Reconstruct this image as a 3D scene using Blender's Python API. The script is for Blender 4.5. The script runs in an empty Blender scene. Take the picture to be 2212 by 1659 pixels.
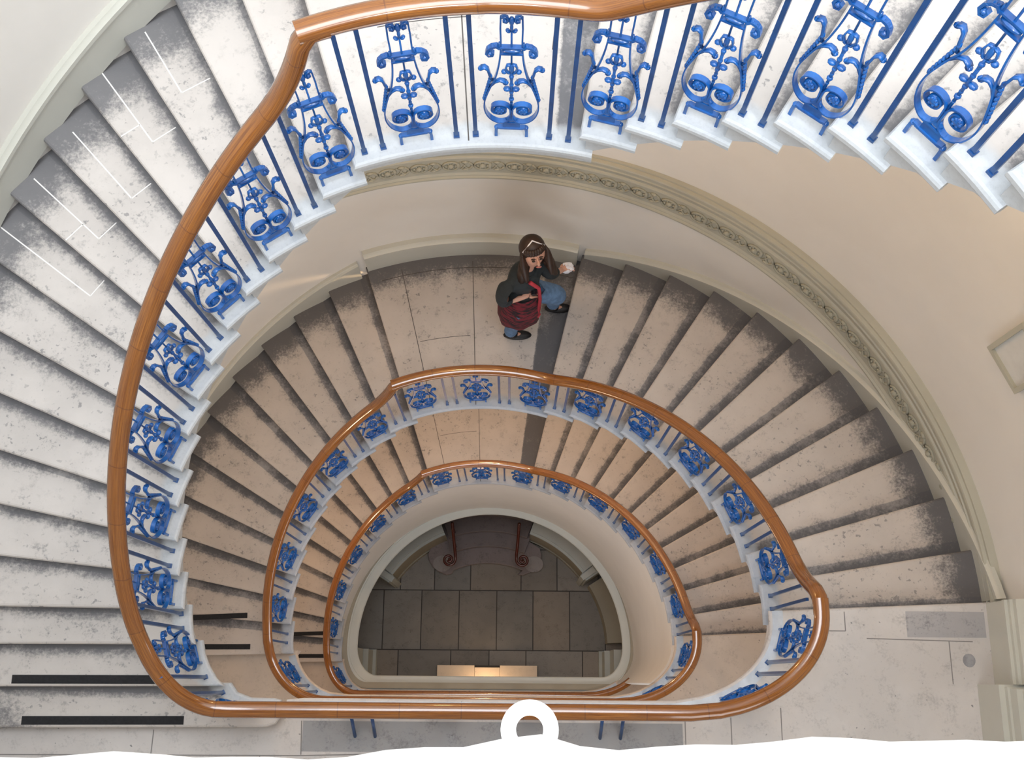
import bpy, bmesh, math, random
from mathutils import Vector, Matrix
random.seed(7)
sin,cos,pi=math.sin,math.cos,math.pi
def R(d): return math.radians(d)
C=bpy.context.scene.collection
# ------------------------------------------------------------------ materials
class NT:
    def __init__(s,name):
        s.m=bpy.data.materials.new(name); s.m.use_nodes=True; s.t=s.m.node_tree; s.t.nodes.clear()
        s.out=s.t.nodes.new('ShaderNodeOutputMaterial'); s.b=s.t.nodes.new('ShaderNodeBsdfPrincipled')
        s.t.links.new(s.b.outputs[0],s.out.inputs[0])
    def n(s,ty,**k):
        x=s.t.nodes.new(ty)
        for a,v in k.items(): setattr(x,a,v)
        return x
    def l(s,a,b): s.t.links.new(a,b)
    def sv(s,sock,v):
        if hasattr(v,'links'): s.l(v,sock)
        else: sock.default_value=v
    def math(s,op,a,b=0.0,c=0.0,clamp=False):
        x=s.n('ShaderNodeMath',operation=op,use_clamp=clamp); s.sv(x.inputs[0],a); s.sv(x.inputs[1],b); s.sv(x.inputs[2],c); return x.outputs[0]
    def noise(s,vec,scale,detail=4,rough=.6):
        x=s.n('ShaderNodeTexNoise'); x.inputs['Scale'].default_value=scale; x.inputs['Detail'].default_value=detail; x.inputs['Roughness'].default_value=rough
        if vec is not None: s.l(vec,x.inputs['Vector'])
        return x.outputs[0]
    def ss(s,v,a,b,lo=0.0,hi=1.0):
        x=s.n('ShaderNodeMapRange',interpolation_type='SMOOTHSTEP'); s.sv(x.inputs[0],v)
        for i,q in zip((1,2,3,4),(a,b,lo,hi)): x.inputs[i].default_value=q
        return x.outputs[0]
    def mix(s,f,a,b):
        x=s.n('ShaderNodeMix',data_type='RGBA'); s.sv(x.inputs[0],f)
        for sk,v in ((x.inputs[6],a),(x.inputs[7],b)):
            if hasattr(v,'links'): s.l(v,sk)
            else: sk.default_value=(*v,1)
        return x.outputs[2]
    def fin(s,col,rough=.6,bump=None,bs=.2,bd=.01,**k):
        s.sv(s.b.inputs['Base Color'],col if hasattr(col,'links') else (*col,1)); s.sv(s.b.inputs['Roughness'],rough)
        if bump is not None:
            x=s.n('ShaderNodeBump'); x.inputs['Strength'].default_value=bs; x.inputs['Distance'].default_value=bd
            s.l(bump,x.inputs['Height']); s.l(x.outputs[0],s.b.inputs['Normal'])
        for a,v in k.items(): s.b.inputs[a.replace('_',' ')].default_value=v
        return s.m
def pos(t):
    return t.n('ShaderNodeNewGeometry').outputs['Position']
def m_stone(name,base,blue,dirt,damt=1.0,bw=.80,backc=(.22,.22,.235)):
    """worn stone tread; uv = metres from the well edge, fraction from nosing to back"""
    t=NT(name); uv=t.n('ShaderNodeUVMap'); sp=t.n('ShaderNodeSeparateXYZ'); t.l(uv.outputs[0],sp.inputs[0]); u,v=sp.outputs[0],sp.outputs[1]
    p=pos(t)
    big=t.noise(p,2.3,5); mid=t.noise(p,9,6,.7); fine=t.noise(p,55,5,.75); spk=t.noise(p,28,3,.55)
    col=t.mix(t.ss(big,.35,.7),base,tuple(x*.88 for x in base))
    col=t.mix(t.math('MULTIPLY',t.ss(mid,.5,.75),.35),col,tuple(x*.7 for x in base))
    w=t.math('SUBTRACT',1.46,u)
    # old dirt: by the wall, along the back of the tread and by the balusters
    a=t.ss(w,.04,.60,1.05,0); b=t.math('MULTIPLY',t.ss(v,.30,1.0,0,.92),t.ss(big,.3,.55,.72,1.1)); c=t.math('MULTIPLY',t.ss(u,.06,.16,0,1),t.ss(u,.18,.42,.42,0))
    d=t.math('MAXIMUM',t.math('MAXIMUM',a,b),c)
    d=t.math('ADD',d,t.math('MULTIPLY',t.math('SUBTRACT',mid,.5),.9)); d=t.math('ADD',d,t.math('MULTIPLY',t.math('SUBTRACT',fine,.5),.9))
    d=t.math('MULTIPLY',t.ss(d,.42,.95),.86*damt)
    # crisp grey-blue margin right at the back of the tread
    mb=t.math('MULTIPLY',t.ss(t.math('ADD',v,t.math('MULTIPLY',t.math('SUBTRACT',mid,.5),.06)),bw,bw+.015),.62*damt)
    pit=t.math('MULTIPLY',t.ss(spk,.625,.68),t.ss(big,.42,.6,.15,.75))
    d=t.math('MAXIMUM',d,t.math('MULTIPLY',pit,.75))
    mot=t.math('MULTIPLY',t.ss(t.math('ADD',t.math('MULTIPLY',mid,.55),t.math('MULTIPLY',fine,.45)),.535,.64),t.ss(big,.40,.62,.12,.55))
    d=t.math('MAXIMUM',d,mot)
    e=t.math('ADD',u,t.math('MULTIPLY',t.math('SUBTRACT',mid,.5),.05))
    edge=t.ss(e,.075,.125,1,0)
    d=t.math('MULTIPLY',d,t.math('SUBTRACT',1.0,t.math('MULTIPLY',edge,.6)))
    col=t.mix(mb,col,backc)
    col=t.mix(d,col,dirt)
    bl=t.mix(t.math('MULTIPLY',t.ss(fine,.45,.75),.35),blue,tuple(x*.6 for x in blue))
    col=t.mix(t.math('MULTIPLY',edge,.85),col,bl)
    h=t.math('ADD',t.math('MULTIPLY',mid,.5),t.math('MULTIPLY',fine,.5))
    return t.fin(col,.62,h,.25,.004)
def m_floor(name,base,dirt,amt=.4,rough=.6,ramp=None):
    t=NT(name); p=pos(t); big=t.noise(p,1.2,5); mid=t.noise(p,8,6,.7); spk=t.noise(p,30,3,.55); fine=t.noise(p,60,5,.7)
    at=t.n('ShaderNodeAttribute',attribute_name='tint')
    col=t.mix(t.ss(big,.35,.65),base,tuple(x*.86 for x in base))
    mm=t.n('ShaderNodeMix',data_type='RGBA',blend_type='MULTIPLY'); mm.inputs[0].default_value=1; t.l(col,mm.inputs[6]); t.l(at.outputs[0],mm.inputs[7]); col=mm.outputs[2]
    d=t.math('ADD',t.math('MULTIPLY',mid,.6),t.math('MULTIPLY',fine,.4)); d=t.math('MULTIPLY',t.ss(d,.5,.68),amt)
    d=t.math('MAXIMUM',d,t.math('MULTIPLY',t.ss(spk,.69,.73),.7))
    dk=t.n('ShaderNodeAttribute',attribute_name='dirt')
    dd=t.math('ADD',dk.outputs['Fac'],t.math('MULTIPLY',t.math('SUBTRACT',fine,.5),.9)); dd=t.math('MULTIPLY',t.ss(dd,.35,.9),dk.outputs['Fac'])
    col=t.mix(t.math('MAXIMUM',d,t.math('MULTIPLY',dd,.85)),col,dirt)
    return t.fin(col,rough,fine,.15,.003)
def m_paint(name,base,rough=.55,var=.06,bump=0.0,scale=1.5):
    t=NT(name); p=pos(t); a=t.noise(p,scale,4); f=t.noise(p,40,3)
    col=t.mix(t.ss(a,.3,.7),base,tuple(x*(1-var) for x in base))
    return t.fin(col,rough,f,.1+bump,.002)
def m_wood(name):
    t=NT(name); uv=t.n('ShaderNodeUVMap'); mp=t.n('ShaderNodeMapping'); mp.inputs['Scale'].default_value=(1.2,26,1); t.l(uv.outputs[0],mp.inputs[0])
    g=t.noise(mp.outputs[0],3,6,.7); sp=t.n('ShaderNodeSeparateXYZ'); t.l(uv.outputs[0],sp.inputs[0])
    blk=t.n('ShaderNodeTexWhiteNoise',noise_dimensions='1D'); t.l(t.math('FLOOR',t.math('DIVIDE',sp.outputs[0],.33)),blk.inputs['W'])
    col=t.mix(t.ss(g,.32,.68),(.35,.130,.019),(.13,.036,.006))
    col=t.mix(t.math('MULTIPLY',blk.outputs[0],.45),col,(.21,.066,.010))
    fr=t.math('FRACT',t.math('DIVIDE',t.math('ADD',sp.outputs[0],t.math('MULTIPLY',g,.01)),.33)); jt=t.ss(fr,0.0,.022,1,0)
    col=t.mix(t.math('MULTIPLY',jt,.65),col,(.06,.018,.008))
    return t.fin(col,.22,g,.06,.002,Coat_Weight=1.0,Coat_Roughness=.08)
def m_blue(name,c1,c2,rough=.3):
    t=NT(name); p=pos(t); n=t.noise(p,14,4); f=t.noise(p,70,3)
    col=t.mix(t.ss(n,.35,.7),c1,c2)
    return t.fin(col,rough,f,.15,.002,Coat_Weight=.3,Coat_Roughness=.2)
M={}
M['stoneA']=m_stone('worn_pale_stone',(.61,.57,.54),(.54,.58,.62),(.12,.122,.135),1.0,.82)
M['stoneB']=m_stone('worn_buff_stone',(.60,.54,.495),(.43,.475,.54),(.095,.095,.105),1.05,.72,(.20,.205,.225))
M['floorA']=m_floor('pale_landing_stone',(.66,.625,.605),(.10,.105,.12),.35)
M['floorB']=m_floor('buff_landing_stone',(.60,.51,.43),(.10,.085,.075),.3)
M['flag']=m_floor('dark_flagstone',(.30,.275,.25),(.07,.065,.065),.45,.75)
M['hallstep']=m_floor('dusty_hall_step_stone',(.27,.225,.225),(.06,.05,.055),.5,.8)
M['joint']=m_paint('mortar_joint',(.10,.09,.085),.9)
M['fine_joint']=m_paint('worn_landing_joint',(.26,.245,.24),.9)
M['pale_joint']=m_paint('pale_mortar',(.86,.84,.82),.8)
M['wall']=m_paint('cream_wall_paint',(.82,.795,.755),.75,.05)
M['trim']=m_paint('grey_green_gloss_paint',(.60,.60,.54),.35,.08)
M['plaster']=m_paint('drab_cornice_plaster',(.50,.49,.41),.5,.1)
M['relief']=m_paint('darker_relief_plaster',(.44,.43,.35),.5,.1)  # relief tone slightly darker than the frieze plaster
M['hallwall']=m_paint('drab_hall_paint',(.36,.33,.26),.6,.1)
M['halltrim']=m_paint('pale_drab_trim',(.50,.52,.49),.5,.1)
M['ring']=m_paint('pale_grey_cornice_paint',(.62,.64,.60),.5,.06)
M['edge']=m_paint('pale_soffit_stone',(.72,.72,.70),.7,.12,.2,5)
M['wood']=m_wood('polished_mahogany')
M['darkwood']=m_paint('dark_mahogany',(.10,.02,.012),.2,.3)
M['blue']=m_blue('bright_blue_gloss_paint',(.012,.135,.48),(.008,.080,.32),.22)
M['bluebar']=m_blue('deep_blue_gloss_paint',(.010,.080,.28),(.007,.058,.20),.3)
M['grip']=m_paint('black_grit_strip',(.022,.022,.025),.95,.3,.4,60)
M['white']=m_paint('white_gloss_paint',(.92,.92,.92),.4,.02)
# ------------------------------------------------------------------ mesh helper
class MB:
    def __init__(s): s.v=[];s.f=[];s.uv=[]
    def add(s,vs,fs,uvs=None):
        o=len(s.v); s.v+= [tuple(p) for p in vs]; s.f+= [tuple(i+o for i in f) for f in fs]
        s.uv+= uvs if uvs else [(0,0)]*len(vs)
    def box(s,c,d,m=None):
        x,y,z=[q/2 for q in d]; vs=[Vector((a*x,b*y,e*z)) for a in(-1,1) for b in(-1,1) for e in(-1,1)]
        if m is not None: vs=[m@p for p in vs]
        c=Vector(c); vs=[p+c for p in vs]
        s.add(vs,[(0,1,3,2),(4,6,7,5),(0,4,5,1),(2,3,7,6),(0,2,6,4),(1,5,7,3)])
    def ribbon(s,pts,w,t,w2=None,t2=None):
        """flat bar following pts (x,h) in the panel plane; w deep, t thick"""
        n=len(pts); vs=[]
        for i,p in enumerate(pts):
            a=pts[max(0,i-1)]; b=pts[min(n-1,i+1)]; dx,dz=b[0]-a[0],b[1]-a[1]; l=math.hypot(dx,dz) or 1; nx,nz=-dz/l,dx/l
            k=i/(n-1); ww=w+(w2-w)*k if w2 is not None else w; tt=t+(t2-t)*k if t2 is not None else t
            for sx,sy in((-1,-1),(1,-1),(1,1),(-1,1)): vs.append((p[0]+nx*tt/2*sx,ww/2*sy,p[1]+nz*tt/2*sx))
        fs=[(0,1,2,3)[::-1],tuple(4*(n-1)+i for i in range(4))]
        for i in range(n-1):
            for j in range(4):
                a=4*i+j;b=4*i+(j+1)%4; fs.append((a,b,b+4,a+4))
        s.add(vs,fs)
    def ell(s,c,r,seg=10,rings=6,m=None):
        vs=[];fs=[]
        for i in range(rings+1):
            th=pi*i/rings
            for j in range(seg):
                ph=2*pi*j/seg; q=Vector((r[0]*sin(th)*cos(ph),r[1]*sin(th)*sin(ph),r[2]*cos(th)))
                if m is not None: q=m@q
                vs.append(q+Vector(c))
        for i in range(rings):
            for j in range(seg): fs.append((i*seg+j,(i+1)*seg+j,(i+1)*seg+(j+1)%seg,i*seg+(j+1)%seg))
        s.add(vs,fs)
    def tube(s,pts,rad,seg=8,closed=False):
        n=len(pts); P=[Vector(p) for p in pts]; vs=[];fs=[]
        for i in range(n):
            a=P[(i-1)%n] if closed else P[max(0,i-1)]; b=P[(i+1)%n] if closed else P[min(n-1,i+1)]
            t=(b-a).normalized(); u=t.cross(Vector((0,0,1)));
            if u.length<.05: u=t.cross(Vector((1,0,0)))
            u.normalize(); w=u.cross(t); r=rad[i] if isinstance(rad,(list,tuple)) else rad
            for j in range(seg): ph=2*pi*j/seg; vs.append(P[i]+u*r*cos(ph)+w*r*sin(ph))
        for i in range(n if closed else n-1):
            k=(i+1)%n
            for j in range(seg): fs.append((i*seg+j,i*seg+(j+1)%seg,k*seg+(j+1)%seg,k*seg+j))
        if not closed: fs+= [tuple(range(seg))[::-1],tuple((n-1)*seg+j for j in range(seg))]
        s.add(vs,fs)
    def sweep(s,pts,sec,uvs=True,closed_sec=True,cap=True):
        """section (side, up) swept on 3d points, side kept horizontal (to the right of travel)"""
        n=len(pts); m=len(sec); P=[Vector(p) for p in pts]; vs=[];fs=[];uv=[]; L=0; side0=None
        for i in range(n):
            t=P[min(n-1,i+1)]-P[max(0,i-1)]; h=Vector((t.x,t.y,0))
            if h.length>1e-4: sd=Vector((h.y,-h.x,0)).normalized(); side0=sd
            else: sd=side0 or Vector((1,0,0))
            t.normalize(); up=sd.cross(t)
            if i: L+=(P[i]-P[i-1]).length
            for j,(a,b) in enumerate(sec): vs.append(P[i]+sd*a+up*b); uv.append((L,j/m))
        for i in range(n-1):
            for j in range(m if closed_sec else m-1):
                a=i*m+j;b=i*m+(j+1)%m; fs.append((a,a+m,b+m,b))
        if cap and closed_sec: fs+= [tuple(range(m)),tuple((n-1)*m+j for j in range(m))[::-1]]
        s.add(vs,fs,uv)
    def build(s,name,mat,parent=None,smooth=False,auto=None):
        me=bpy.data.meshes.new(name); me.from_pydata(s.v,[],s.f); me.validate(); 
        uvl=me.uv_layers.new(name='UVMap')
        for lp in me.loops: uvl.data[lp.index].uv=s.uv[lp.vertex_index]
        me.materials.append(mat)
        bm=bmesh.new(); bm.from_mesh(me); bmesh.ops.recalc_face_normals(bm,faces=bm.faces); bm.to_mesh(me); bm.free()
        if smooth:
            for p in me.polygons: p.use_smooth=True
            if auto: me.set_sharp_from_angle(angle=R(auto))
        o=bpy.data.objects.new(name,me); C.objects.link(o); o.parent=parent
        return o
def tag(o,label,cat=None,group=None,kind=None):
    if label: o['label']=label
    if cat: o['category']=cat
    if group: o['group']=group
    if kind: o['kind']=kind
    return o
def empty(name,loc,rz=0):
    o=bpy.data.objects.new(name,None); C.objects.link(o); o.location=loc; o.rotation_euler=(0,0,rz); o.empty_display_size=.1; return o
def dup(root,loc,rz):
    r=root.copy(); C.objects.link(r); r.location=loc; r.rotation_euler=(0,0,rz)
    for ch in list(root.children):
        c=ch.copy(); C.objects.link(c); c.parent=r
        for g in list(ch.children):
            d=g.copy(); C.objects.link(d); d.parent=c
    return r
def ordn(n): return ['zeroth','first','second','third','fourth','fifth','sixth','seventh','eighth','ninth','tenth','eleventh','twelfth','thirteenth','fourteenth','fifteenth','sixteenth','seventeenth'][n]
# ------------------------------------------------------------------ measured plan
rA,rB,rC=.15732,.165,.1631
Z2=0.0; ZH3=17*rA; Z3=34*rA; ZH2=-12*rB; Z1=-24*rB; ZH1=Z1-12*rC; Z0=Z1-24*rC; ZF=-10.6
class St: pass
def storey(cx,cy,r,ys_lo,ys_hi,a=.7):
    s=St(); s.c=(cx,cy); s.r=r; s.a=a; s.blo=cy-ys_lo; s.bhi=cy-ys_hi; return s
YS={3:-.60,2:-.565,1:-.590,0:-.575}
A=storey(0,0,1.8217,YS[2],YS[3]); B=storey(-.1653,-.0744,1.8888,YS[1],YS[2]); D=storey(-.229,-.0775,1.9416,YS[0],YS[1])
A.name,B.name,D.name='upper','middle','lower'; A.alo,B.alo,D.alo=.35,.5,.35
def well(s,th,off=0,b=None):
    """point on the well edge of a storey at plan angle th (deg); off = metres away from the void"""
    cx,cy=s.c; r=s.r+off
    th=th%360
    if th>=350 and False: pass
    if 0<=th<=180: return Vector((cx+r*cos(R(th)),cy+r*sin(R(th)),0))
    left=th<270
    if b is None: b=s.blo if left else s.bhi
    a=s.alo if left else s.a; bo=b+off*.8; ao=a+off
    lo,hi=0.0,90.0
    target=(th-180) if left else (360-th)
    for _ in range(40):
        m=(lo+hi)/2; x=(r-ao)+ao*cos(R(m)); y=bo*sin(R(m)); g=math.degrees(math.atan2(y,x))
        if g<target: lo=m
        else: hi=m
    x=(r-ao)+ao*cos(R(lo)); y=bo*sin(R(lo))
    if lo>89.9:
        y=bo; x=y/math.tan(R(target)) if target<89.9 else 0
    return Vector((cx+(-x if left else x),cy-y,0))
RWA,RWB=3.30,3.36; A.wc=(-.08,-.04); B.wc=B.c; D.wc=D.c
def wallpt(s,th,ex=0):
    Rw=(RWA if s is A else RWB)+ex; cx,cy=s.c; th%=360
    if 0<=th<=180:
        ox,oy=cx-s.wc[0],cy-s.wc[1]; dx,dy=cos(R(th)),sin(R(th)); bb=ox*dx+oy*dy; t=-bb+math.sqrt(bb*bb-(ox*ox+oy*oy-Rw*Rw))
        return Vector((cx+t*dx,cy+t*dy,0))
    sx=-1 if th<270 else 1; return Vector((cx+sx*Rw,cy+sx*Rw*math.tan(R(th)),0))
# step fronts: list of dict(z, pin, pout, thin) ascending order
def fr(s,k,ti,to): return dict(k=k,z=None,ti=ti,a=well(s,ti),b=wallpt(s,to,.03),to=to)
def fronts(s):
    F=[]
    if s is A:
        for k in range(1,35):
            if k<=17: ti=110.24+5.53*(17-k); to=ti-1.2
            else: ti=78.9-5.70*(k-18); to=ti+.8
            f=fr(s,k,ti,to); f['z']=k*rA
            if k==1: f.update(a=Vector((-1.32,-.575,0)),b=Vector((-3.38,-.753,0)),ti=203.6)
            if k==2: f.update(a=Vector((-1.633,-.496,0)),b=Vector((-3.38,-.512,0)),ti=197)
            if k==3: f.update(a=well(s,188.3),b=Vector((-3.38,-.267,0)),ti=188.3)
            F.append(f)
    else:
        r=rB if s is B else rC; z0=Z1 if s is B else Z0
        for k in range(1,25):
            if k<=12: ti=109.2+6.68*(12-k); to=ti-.4
            else: ti=74.5-6.7*(k-13); to=ti+.9
            if k==1: ti=184.2; to=183.0
            f=fr(s,k,ti,to); f['z']=z0+k*r
            F.append(f)
    return F
FR={'A':fronts(A),'B':fronts(B),'D':fronts(D)}
def nline(s,th):
    """height of the nosing line at plan angle"""
    F=FR['A' if s is A else 'B' if s is B else 'D']; t=th if th<=270 else th-360
    H=16 if s is A else 11
    r={'A':rA,'B':rB,'D':rC}['A' if s is A else 'B' if s is B else 'D']
    L=[(f['ti'],f['z']) for f in F]
    if t>=L[0][0]: return L[0][1]-r*(t-L[0][0])/6.0
    for (t0,z0),(t1,z1) in zip(L,L[1:]):
        if t1<=t<=t0:
            if (z1-z0)>0 and t0-t1>15: # half landing: level to the front of the next flight
                return z0 if t>t1+6 else z0+(z1-z0)*(t1+6-t)/6
            return z0+(z1-z0)*(t0-t)/(t0-t1)
    return L[-1][1]+r*(L[-1][0]-t)/6.0
# ------------------------------------------------------------------ slabs
def slab(mb,poly,flag,z,bot,uvs=None,nose=.045,inset=.03):
    """poly ccw list of Vector; flag marks moulded (front / well) vertices; bot = list of bottom z"""
    n=len(poly); ar=sum(poly[i].x*poly[(i+1)%n].y-poly[(i+1)%n].x*poly[i].y for i in range(n))
    sg=1 if ar>0 else -1; off=[]
    for i in range(n):
        acc=Vector((0,0,0)); cnt=0
        for j in((i-1)%n,i):
            if flag[j] and flag[(j+1)%n]:
                e=poly[(j+1)%n]-poly[j]
                if e.length>1e-6: nn=Vector((e.y,-e.x,0)).normalized()*sg; acc+=nn; cnt+=1
        if cnt==2:
            l=acc.length
            if l>1e-6: acc=acc/l; acc*= min(1.6,1/max(.4,l/2))
        off.append(acc if flag[i] else Vector((0,0,0)))
    prof=[(0,.016),(-.004,.006),(-.014,0),(-nose+.012,0),(-nose+.003,.005),(-nose,.012),(-nose-.002,inset)]
    vs=[];fs=[];uv=[]
    for dz,ins in prof:
        for i in range(n): q=poly[i]-off[i]*ins; vs.append((q.x,q.y,z+dz)); uv.append(uvs[i] if uvs else (.7,.3))
    for i in range(n): q=poly[i]-off[i]*inset; vs.append((q.x,q.y,min(bot[i],z-nose-.006))); uv.append((uvs[i][0]+0.05,.3) if uvs else (.7,.3))
    m=len(prof)+1
    for j in range(m-1):
        for i in range(n): fs.append((j*n+i,j*n+(i+1)%n,(j+1)*n+(i+1)%n,(j+1)*n+i))
    fs.append(tuple(range(n))); fs.append(tuple((m-1)*n+i for i in range(n))[::-1])
    mb.add(vs,fs,uv)
def well_between(s,t0,t1,n=5,off=0,b=None):
    return [well(s,t0+(t1-t0)*i/n,off,b) for i in range(n+1)]
STEPOBJ={}
def grid_tread(mb,a0,b0,a1,b1,inner,z,nu=14):
    pass
def make_steps(s,key,mat,kmax=None):
    F=FR[key]; H=17 if s is A else 12; N=len(F)
    for i,f in enumerate(F):
        k=f['k']
        if kmax and k>kmax: break
        if k==H or k==N and s is not A: continue
        nx=F[i+1] if i+1<N else None
        if nx is None: continue
        r=nx['z']-f['z'] if k!=H else F[1]['z']-F[0]['z']
        t0=f['ti']; t1=nx['ti']
        bd=(nx['b']-nx['a']).normalized(); fw=Vector((-bd.y,bd.x,0)); 
        if fw.dot((nx['a']+nx['b'])/2-(f['a']+f['b'])/2)<0: fw=-fw
        ex=.034
        a1=nx['a']+fw*ex; b1=nx['b']+fw*ex
        inner=[f['a']]+[well(s,t0+(t1-t0)*q/5) for q in range(1,5)]+[well(s,t1-(1.2 if k<H or s is not A else 2.0))]
        if s is A and k==1: inner=[Vector((-1.40,-.735,0)),Vector((-1.345,-.715,0)),Vector((-1.315,-.67,0)),Vector((-1.32,-.575,0))]+[well(s,th) for th in (202.5,200.5,198.5)]+[nx['a']+Vector((.0,.02,0))]
        if s is A and k==2: inner=[f['a']]+[well(s,th) for th in (195,192.5,190)]+[nx['a']+Vector((0,.03,0))]
        if inner[-1].x*0==0: pass
        outer=[b1, b1*.5+f['b']*.5, f['b']]
        # keep wall ends beyond the wall face
        poly=inner+outer
        nin=len(inner)
        if k==1 and s is A: poly=inner+[b1,f['b']]
        flag=[True]*nin+[False]*(len(poly)-nin); flag[-1]=True
        # uv: metres from the well, fraction front->back
        Rw=1.46; uvs=[]
        for q in range(nin): uvs.append((0.0,q/(nin-1)))
        if len(poly)-nin==3: uvs+= [(1.46,1.0),(1.46,.5),(1.46,0.0)]
        else: uvs+= [(1.46,1.0),(1.46,0.0)]
        if s is A and k==1: uvs=[(.45,0),(.4,.02),(.3,.05),(.1,.35),(0,.5),(0,.7),(0,.85),(0,1),(1.46,1),(1.46,0)]
        zb=lambda fr_: f['z']-r*(1-fr_)-.045-.012
        bot=[zb(u_[1]) for u_ in uvs]
        mb=MB()
        # subdivided top so that the uv interpolation is bilinear
        slab(mb,poly,flag,f['z'],bot,uvs)
        # replace the n-gon cap by a ruled grid
        top=mb.f.index(tuple(range(len(poly)))); mb.f.pop(top)
        def pol(q): q=poly[q]; return q
        n=len(poly); ti=[Vector(mb.v[q]) for q in range(n)]
        na=nin; rows=[]
        NU=10
        for q in range(na):
            fr_=uvs[q][1]
            o=ti[-1].lerp(ti[nin],fr_) if n-nin==2 else (ti[-1].lerp(ti[-2],fr_*2) if fr_<=.5 else ti[-2].lerp(ti[nin],fr_*2-1))
            rows.append([ti[q].lerp(o,w/NU) for w in range(NU+1)])
        vs=[p for rw in rows for p in rw]; uu=[(uvs[q][0]+(1.46-uvs[q][0])*w/NU,uvs[q][1]) for q in range(na) for w in range(NU+1)]
        fs=[(q*(NU+1)+w,q*(NU+1)+w+1,(q+1)*(NU+1)+w+1,(q+1)*(NU+1)+w) for q in range(na-1) for w in range(NU)]
        mb.add(vs,fs,uu)
        o=mb.build('stone_step',mat)
        if k<H: wh='step up from the %s landing on the left flight'%({'A':'wide second','B':'wide first','D':'wide bottom'}[key]); num=k
        else: wh='step up from the %s half landing on the right flight'%({'A':'topmost','B':'middle','D':'lowest'}[key]); num=k-H
        adj={'A':'pale worn stone','B':'buff worn stone','D':'dim buff stone'}[key]
        tag(o,'%s %s %s'%(adj,ordn(num),wh),'step','stone steps of the %s flight on the %s'%(s.name,'left' if k<H else 'right'))
        STEPOBJ[(key,k)]=o
def half_landing(s,key,mat,z,t0,t1,to0,to1,label):
    mb=MB(); n=28
    inn=[well(s,t0+(t1-t0)*i/n) for i in range(n+1)]
    out=[wallpt(s,to1+(to0-to1)*i/n,.03) for i in range(n+1)]
    nb=out[0]; # push the far edge under the next flight
    poly=inn+out; flag=[True]*(n+1)+[False]*(n+1); flag[-1]=True
    uvs=[(.0,.35)]*(n+1)+[(1.46,.35)]*(n+1)
    slab(mb,poly,flag,z,[z-.115]*len(poly),uvs)
    mb.f.pop(mb.f.index(tuple(range(len(poly)))))
    ti=[Vector(mb.v[q]) for q in range(len(poly))]; NU=10; vs=[];uu=[];fs=[]
    for i in range(n+1):
        o=ti[len(poly)-1-i]
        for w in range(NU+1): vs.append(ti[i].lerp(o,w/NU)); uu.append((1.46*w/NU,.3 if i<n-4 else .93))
    for i in range(n):
        for w in range(NU): a=i*(NU+1)+w; fs.append((a,a+1,a+NU+2,a+NU+1))
    mb.add(vs,fs,uu)
    o=mb.build('floor',mat); tag(o,label,'floor',None,'structure'); return o
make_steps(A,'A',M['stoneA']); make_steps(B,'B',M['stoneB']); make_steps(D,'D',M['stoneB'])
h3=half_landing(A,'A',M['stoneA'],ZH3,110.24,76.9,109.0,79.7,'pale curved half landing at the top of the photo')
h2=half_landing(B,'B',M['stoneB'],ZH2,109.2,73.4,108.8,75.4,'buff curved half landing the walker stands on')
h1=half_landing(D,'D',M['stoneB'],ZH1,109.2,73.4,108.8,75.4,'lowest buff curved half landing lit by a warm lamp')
# joints on the half landings
def line_strip(mb,p,q,z,w=.006,h=.0012):
    p=Vector(p);q=Vector(q); d=(q-p); l=math.hypot(d.x,d.y); ang=math.atan2(d.y,d.x)
    mb.box(((p.x+q.x)/2,(p.y+q.y)/2,z+h/2),(l,w,h),Matrix.Rotation(ang,3,'Z'))
for s,z,par in ((A,ZH3,h3),(B,ZH2,h2),(D,ZH1,h1)):
    j=MB(); cx,cy=s.c
    for th,r0,r1 in ((92.2,.03,1.36),(103.5,.12,1.36)) if s is not A else ((94,.03,1.3),(84,.5,1.3)):
        a=well(s,th,r0); b=well(s,th,r1); line_strip(j,a,b,z)
    for th0,th1,rr in ((103,93,.66),):
        pts=[well(s,th0+(th1-th0)*i/8,rr) for i in range(9)]
        for a,b in zip(pts,pts[1:]): line_strip(j,a,b,z,.004)
    pts=[well(s,107+(76-107)*i/16,1.30) for i in range(17)]
    for a,b in zip(pts,pts[1:]): line_strip(j,a,b,z,.006)
    j.build('joint_line',M['joint'],par)
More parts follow.
